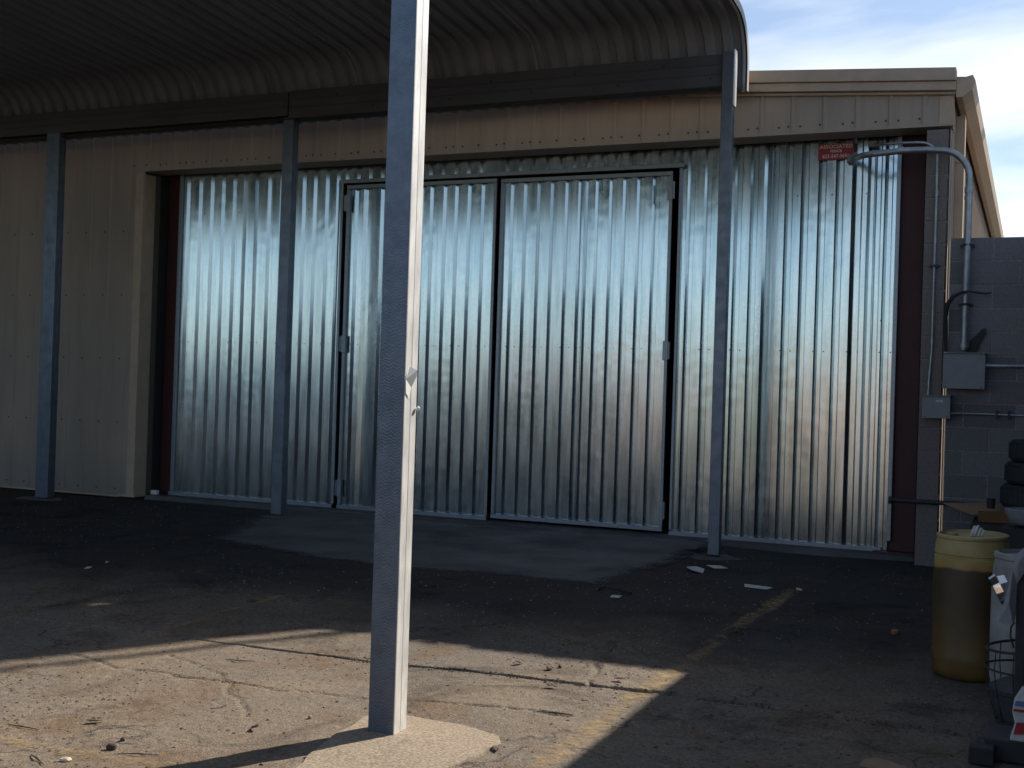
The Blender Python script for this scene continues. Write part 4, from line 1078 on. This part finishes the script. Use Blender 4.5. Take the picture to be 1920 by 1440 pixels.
for k, (dx, rr) in enumerate(((-0.018, 0.026), (-0.002, 0.028), (0.016, 0.022), (0.03, 0.017))):
    c = Vector((-0.275 + dx, 7.04, 0.772 + rr + 0.008))
    rope.tube([c + Vector((0.35 * math.sin(a) * rr, rr * math.cos(a), rr * math.sin(a))) for a in [2 * math.pi * j / 20 for j in range(21)]], 0.008, 8)
tag(rope.build("rope_coil", ROPE, smooth=True), "small coil of white rope on top of the yellowed drum", "rope")
D2 = thing("drum", "dirty white plastic drum at the right edge, in front of the yellowed drum", "drum", (0.02, 6.52, 0))
prof = [(0, 0.004), (0.15, 0.004), (0.175, 0.02), (0.19, 0.06), (0.195, 0.12), (0.198, 0.35), (0.196, 0.60), (0.19, 0.70), (0.183, 0.735), (0.19, 0.745), (0.188, 0.765), (0.17, 0.77), (0.16, 0.75), (0, 0.75)]
o = MB().lathe(prof, (0.02, 6.52, 0), 56).build("body", WHPL, D2, smooth=True)
# wire basket
BK = thing("wire_basket", "round grey wire basket standing in front of the white drum", "basket", (0.0, 6.13, 0))
m_ = MB()
def ring(c, r_, z, tr, tilt=0.0): return [(c[0] + r_ * math.cos(a), c[1] + r_ * math.sin(a), z + tilt * math.cos(a)) for a in [2 * math.pi * j / 48 for j in range(49)]]
MB().tube(ring((0.0, 6.12), 0.18, 0.375, 0, 0.02), 0.0065, 8).build("rim", STEELDK, BK, smooth=True)
MB().tube(ring((0.0, 6.12), 0.185, 0.27, 0), 0.005, 8).build("hoop", STEELDK, BK, smooth=True)
MB().tube(ring((0.0, 6.12), 0.17, 0.165, 0), 0.005, 8).build("hoop", STEELDK, BK, smooth=True)
MB().tube(ring((0.0, 6.12), 0.13, 0.02, 0), 0.005, 8).build("hoop", STEELDK, BK, smooth=True)
for k in range(12):
    a = 2 * math.pi * k / 12 + 0.2
    ca, sa = math.cos(a), math.sin(a)
    MB().tube([(0.18 * ca, 6.12 + 0.18 * sa, 0.375 + 0.02 * ca), (0.186 * ca, 6.12 + 0.186 * sa, 0.27), (0.17 * ca, 6.12 + 0.17 * sa, 0.165), (0.13 * ca, 6.12 + 0.13 * sa, 0.02)], 0.0028, 6).build("wire", STEELDK, BK)
o = MB().lathe([(0, 0.025), (0.12, 0.025), (0.16, 0.12), (0.168, 0.18), (0.10, 0.215), (0.0, 0.225)], (0, 6.12, 0), 32).build("black_bag", mat("dark_bag", (0.055, 0.055, 0.06), 0.6, bump=(14, 0.8, 0.03)), smooth=True)
tag(o, "crumpled dark bag filling the round wire basket", "bag")
# steel pole and what hangs on it
PO = thing("steel_pole", "slim black steel pole at the right edge in front of the wire basket", "pole", (-0.02, 5.6, 0))
MB().box(-0.050, -0.010, 5.585, 5.625, 0.10, 0.88).build("shaft", STEELDK, PO, bevel=0.004)
MB().box(-0.16, 0.1, 5.45, 5.7, 0.0, 0.10).build("foot", STEELDK, PO, bevel=0.01)
MB().tube([(-0.055, 5.60, 0.57), (-0.068, 5.595, 0.55), (-0.070, 5.595, 0.51), (-0.060, 5.595, 0.475), (-0.056, 5.6, 0.46)], 0.004, 8).build("hook", STEELDK, PO, smooth=True)
cl = MB()
V = [(-0.025, 5.56, 0.90), (-0.062, 5.55, 0.86), (-0.068, 5.55, 0.80), (-0.085, 5.54, 0.72), (-0.118, 5.54, 0.575), (-0.09, 5.535, 0.565), (-0.06, 5.53, 0.575), (-0.052, 5.55, 0.62), (-0.050, 5.56, 0.74), (-0.02, 5.54, 0.80), (0.03, 5.55, 0.82), (0.03, 5.57, 0.92)]
W_ = [(x_ + 0.004, y_ + 0.012 + 0.008 * (i % 2), z_ + 0.003) for i, (x_, y_, z_) in enumerate(V)]
n = len(V)
cl.add(V + W_ + [(-0.078, 5.520, 0.66), (-0.045, 5.525, 0.84)], [(4, 5, n * 2), (5, 6, n * 2), (6, 7, n * 2), (7, 8, n * 2), (3, 4, n * 2), (2, 3, n * 2), (8, 2, n * 2), (2, 8, n * 2 + 1), (8, 9, n * 2 + 1), (9, 10, n * 2 + 1), (10, 11, n * 2 + 1), (11, 0, n * 2 + 1), (0, 1, n * 2 + 1), (1, 2, n * 2 + 1)]
       + [(i, (i + 1) % n, (i + 1) % n + n, i + n) for i in range(n)])
tag(cl.build("hanging_cloth", CLOTH), "grey cloth draped over the top of the black steel pole", "cloth")
# faceted chrome fitting
CF = thing("chrome_fitting", "faceted chrome fitting poking out from under the grey cloth", "fitting", (-0.10, 5.6, 0.72))
ax = Vector((-0.85, -0.1, -0.42)).normalized(); u_ = ax.orthogonal().normalized(); v_ = ax.cross(u_)
c0 = Vector((-0.075, 5.62, 0.735))
def facet_ring(c, r0, r1, l, n=10, name="facet_ring", off=0.0, m__=None):
    m_ = MB(); V = []
    for j, (rr, t) in enumerate(((r0, 0), (r1, l))):
        for k in range(n):
            a = 2 * math.pi * k / n + off; V.append(c + ax * t + rr * (math.cos(a) * u_ + math.sin(a) * v_))
    F = [(k, (k + 1) % n, n + (k + 1) % n, n + k) for k in range(n)] + [tuple(range(n - 1, -1, -1)), tuple(range(n, 2 * n))]
    return m_.add(V, F).build(name, m__ or CHROME, CF, bevel=0.0015)
c0 = c0 + Vector((-0.005, 0, -0.012))
facet_ring(c0, 0.060, 0.068, 0.032, name="inner_ring")
facet_ring(c0 + ax * 0.0325, 0.070, 0.062, 0.032, off=0.1, name="outer_ring")
facet_ring(c0 + Vector((0.01, 0, -0.045)) - ax * 0.005, 0.022, 0.022, 0.045, name="socket", m__=STEELDK)
# printed paper bag by the pole
PB = thing("paper_bag", "white paper bag with red and blue print at the right edge, below the pole", "bag", (-0.02, 5.42, 0.1))
MB().prism([(-0.060, 0.10), (0.06, 0.10), (0.06, 0.32), (-0.015, 0.325), (-0.045, 0.27), (-0.052, 0.22), (-0.040, 0.17)], 'y', 5.44, 5.50).build("bag_body", PAPER, PB, bevel=0.006)
MB().prism([(-0.049, 0.236), (0.05, 0.236), (0.05, 0.226), (-0.048, 0.226)], 'y', 5.432, 5.438).build("printed_stripe", REDP, PB)
MB().prism([(-0.040, 0.27), (0.05, 0.27), (0.05, 0.25), (-0.044, 0.25)], 'y', 5.432, 5.438).build("printed_panel", mat("blue_print", (0.12, 0.16, 0.32), 0.6), PB)
MB().prism([(-0.035, 0.18), (0.05, 0.19), (0.05, 0.14), (-0.045, 0.13)], 'y', 5.432, 5.438).build("printed_panel", REDP, PB)
# small dark block by the bag
tag(MB().box(-0.215, -0.115, 5.36, 5.45, 0.0, 0.075).build("rubber_block", BLACK, bevel=0.006), "dark rubber block on the ground at the lower right corner", "block")

# ================================================================ LITTER
def flake(name, label, cat, x, y, pts, material, lift=0.006, curl=0.01, group=None, rot=0, seed=0):
    r_ = random.Random(seed); z = gz(x, y)
    if 8.6 < y < 11.8 and -8.2 < x < -2.7: z = 0.02
    c, s_ = math.cos(rot), math.sin(rot)
    P = [(x + a * c - b * s_, y + a * s_ + b * c, z + lift + curl * r_.random()) for a, b in pts]
    n = len(P); P2 = [(a, b, d - 0.0025) for a, b, d in P]
    o = MB().add(P + P2, [tuple(range(n)), tuple(range(2 * n - 1, n - 1, -1))] + [(i, (i + 1) % n, (i + 1) % n + n, i + n) for i in range(n)]).build(name, material)
    return tag(o, label, cat, group)
def stone(name, label, cat, x, y, s_, material, seed=0, hz=0.6, group=None):
    r_ = random.Random(seed); bm = bmesh.new(); bmesh.ops.create_icosphere(bm, subdivisions=2, radius=s_)
    for v in bm.verts:
        f = 1 + 0.28 * (r_.random() - 0.5); v.co = Vector((v.co.x * f, v.co.y * f * 0.8, v.co.z * f * hz))
    me_ = bpy.data.meshes.new(name); bm.to_mesh(me_); bm.free(); me_.materials.append(material)
    o = bpy.data.objects.new(name, me_); COL.objects.link(o); o.location = (x, y, gz(x, y) + s_ * hz * 0.75); o.rotation_euler.z = r_.random() * 6
    return tag(o, label, cat, group)
flake("plastic_scrap", "crumpled clear plastic scrap left of the right canopy post", "scrap", -2.66, 10.06, [(-0.06, 0), (0.0, 0.10), (0.09, 0.05), (0.13, -0.16), (0.02, -0.10)], PAPER, curl=0.03)
flake("paper_scrap", "small pale scrap right beside the right canopy post", "scrap", -2.52, 10.3, [(-0.09, 0.02), (0.02, 0.08), (0.11, 0.0), (0.0, -0.05)], PAPER, curl=0.02)
flake("paper_strip", "long white torn paper strip on the shaded ground below the right panel", "scrap", -1.98, 9.44, [(-0.11, 0.07), (0.02, 0.05), (0.12, 0.05), (0.10, -0.06), (-0.08, -0.05)], PAPER, curl=0.012)
flake("paper_slip", "tiny white slip at the front edge of the concrete apron", "scrap", -2.78, 8.35, [(-0.035, 0.03), (0.035, 0.035), (0.035, -0.03), (-0.035, -0.03)], PAPER)
flake("paper_slip", "white crumb-sized slip on the dark ground at far left", "scrap", -6.72, 7.19, [(-0.02, 0.03), (0.025, 0.03), (0.03, -0.02), (-0.01, -0.02)], PAPER, curl=0.015)
flake("paper_slip", "smaller white slip just behind the one at far left", "scrap", -6.82, 7.5, [(-0.015, 0.02), (0.02, 0.02), (0.02, -0.02)], PAPER, curl=0.015)
flake("paper_slip", "small curled white slip near the yellow stripe, far right shade", "scrap", -1.66, 9.53, [(-0.03, 0.04), (0.02, 0.0), (0.03, -0.05), (-0.02, 0.0)], PAPER)
flake("torn_cardboard", "pale torn cardboard piece at the bottom edge, lower right", "cardboard", -0.52, 5.16, [(-0.09, 0.0), (-0.05, 0.05), (0.01, 0.06), (0.05, 0.03), (0.08, 0.01), (0.09, -0.10), (-0.10, -0.10)], CARD, curl=0.02)
stone("rock", "orange-brown rock chip in the shade left of the yellowed drum", "rock", -0.79, 8.09, 0.032, mat("orange_rock", (0.30, 0.13, 0.06), 0.9), 1)
stone("pebble", "white pebble in the dark joint of the sunlit ground", "pebble", -2.21, 5.74, 0.015, DRIP, 2, 0.9)
stone("stone", "pale flat stone at the bottom left corner of the sunlit ground", "stone", -3.44, 3.60, 0.022, mat("pale_stone", (0.5, 0.42, 0.3), 0.9), 3, 0.5)
stone("stone", "dark stone just above the pale one at bottom left", "stone", -3.39, 3.80, 0.022, GR2, 4, 0.7)
stone("stone", "small dark stone beside the twig at bottom left", "stone", -3.44, 3.92, 0.012, GR2, 5, 0.8)
stone("pebble", "tan pebble left of the near post base", "pebble", -2.94, 4.56, 0.011, PADM, 6, 0.8)
stone("pebble", "small dark pebble right of the near post on sunlit ground", "pebble", -2.32, 6.05, 0.014, GR2, 7, 0.8)
stone("pebble", "pale pebble on the shaded ground left of the near post", "pebble", -3.9, 6.9, 0.010, DRIP, 8, 0.8)
cup2 = MB().box(-10.16, -10.07, 11.93, 11.99, 0.055, 0.11).build("white_block", DRIP, bevel=0.008)
tag(cup2, "small white block at the foot of the beige door jamb", "block")
TW = mat("twig", (0.045, 0.032, 0.022), 0.9)
def twig(label, pts, r_):
    P = []
    for x_, y_, h in pts: P.append((x_, y_, gz(x_, y_) + r_ * 0.7 + h))
    return tag(MB().tube(P, r_ * 0.6, 6, radii=[r_ * 0.35, r_ * 0.7, r_ * 0.25][:len(P)] if len(P) == 3 else None).build("twig", TW), label, "twig")
twig("short dark twig at the left edge of the sunlit ground", [(-4.02, 3.86, 0), (-3.93, 3.85, 0.004), (-3.84, 3.86, 0)], 0.0045)
twig("bent twig among stones at the bottom left", [(-3.62, 3.60, 0), (-3.55, 3.56, 0.006), (-3.45, 3.50, 0)], 0.005)
twig("forked twig right of the dark stone at bottom left", [(-3.33, 3.77, 0), (-3.24, 3.79, 0.008), (-3.17, 3.83, 0)], 0.004)
twig("curved twig lying near the long joint, left part of sunlit ground", [(-3.98, 5.32, 0), (-3.88, 5.30, 0.006), (-3.80, 5.34, 0)], 0.005)
twig("pale straw left of the near post on sunlit ground", [(-3.42, 4.47, 0.002), (-3.37, 4.50, 0.004)], 0.003)
twig("dark twig lying across the crack right of the near post", [(-2.10, 5.19, 0), (-2.0, 5.20, 0.006), (-1.93, 5.23, 0)], 0.005)
lf = mat("dry_leaf", (0.07, 0.045, 0.03), 0.8)
for i, (x_, y_, lab) in enumerate([(-2.20, 5.62, "dark curled leaf just below the joint near the yellow stripe"), (-2.35, 5.98, "dark curled leaf above the joint, right of the near post"),
        (-3.05, 4.30, "dark curled leaf left of the near post shadow"), (-3.72, 4.06, "dark leaf lying on the sunlit ground, left"),
        (-2.02, 4.55, "clump of dark leaves at the right edge of the post footing"), (-1.93, 5.9, "dark leaf beside the yellow stripe above the joint"),
        (-2.55, 6.02, "small dark leaf right behind the near post")]):
    flake("dry_leaf", lab, "leaf", x_, y_, [(-0.03, 0), (-0.01, 0.018), (0.02, 0.012), (0.035, 0), (0.012, -0.016), (-0.015, -0.012)], lf, curl=0.02, rot=i * 1.3, seed=i, group=None)
tag(MB().tube([(-3.02, 8.66, gz(-3.02, 8.66) + 0.012), (-2.94, 8.58, 0.04), (-2.83, 8.57, 0.03), (-2.72, 8.52, 0.02)], 0.012, 8).build("rubber_strip", BLACK), "black rubber strip at the broken front edge of the apron", "scrap")
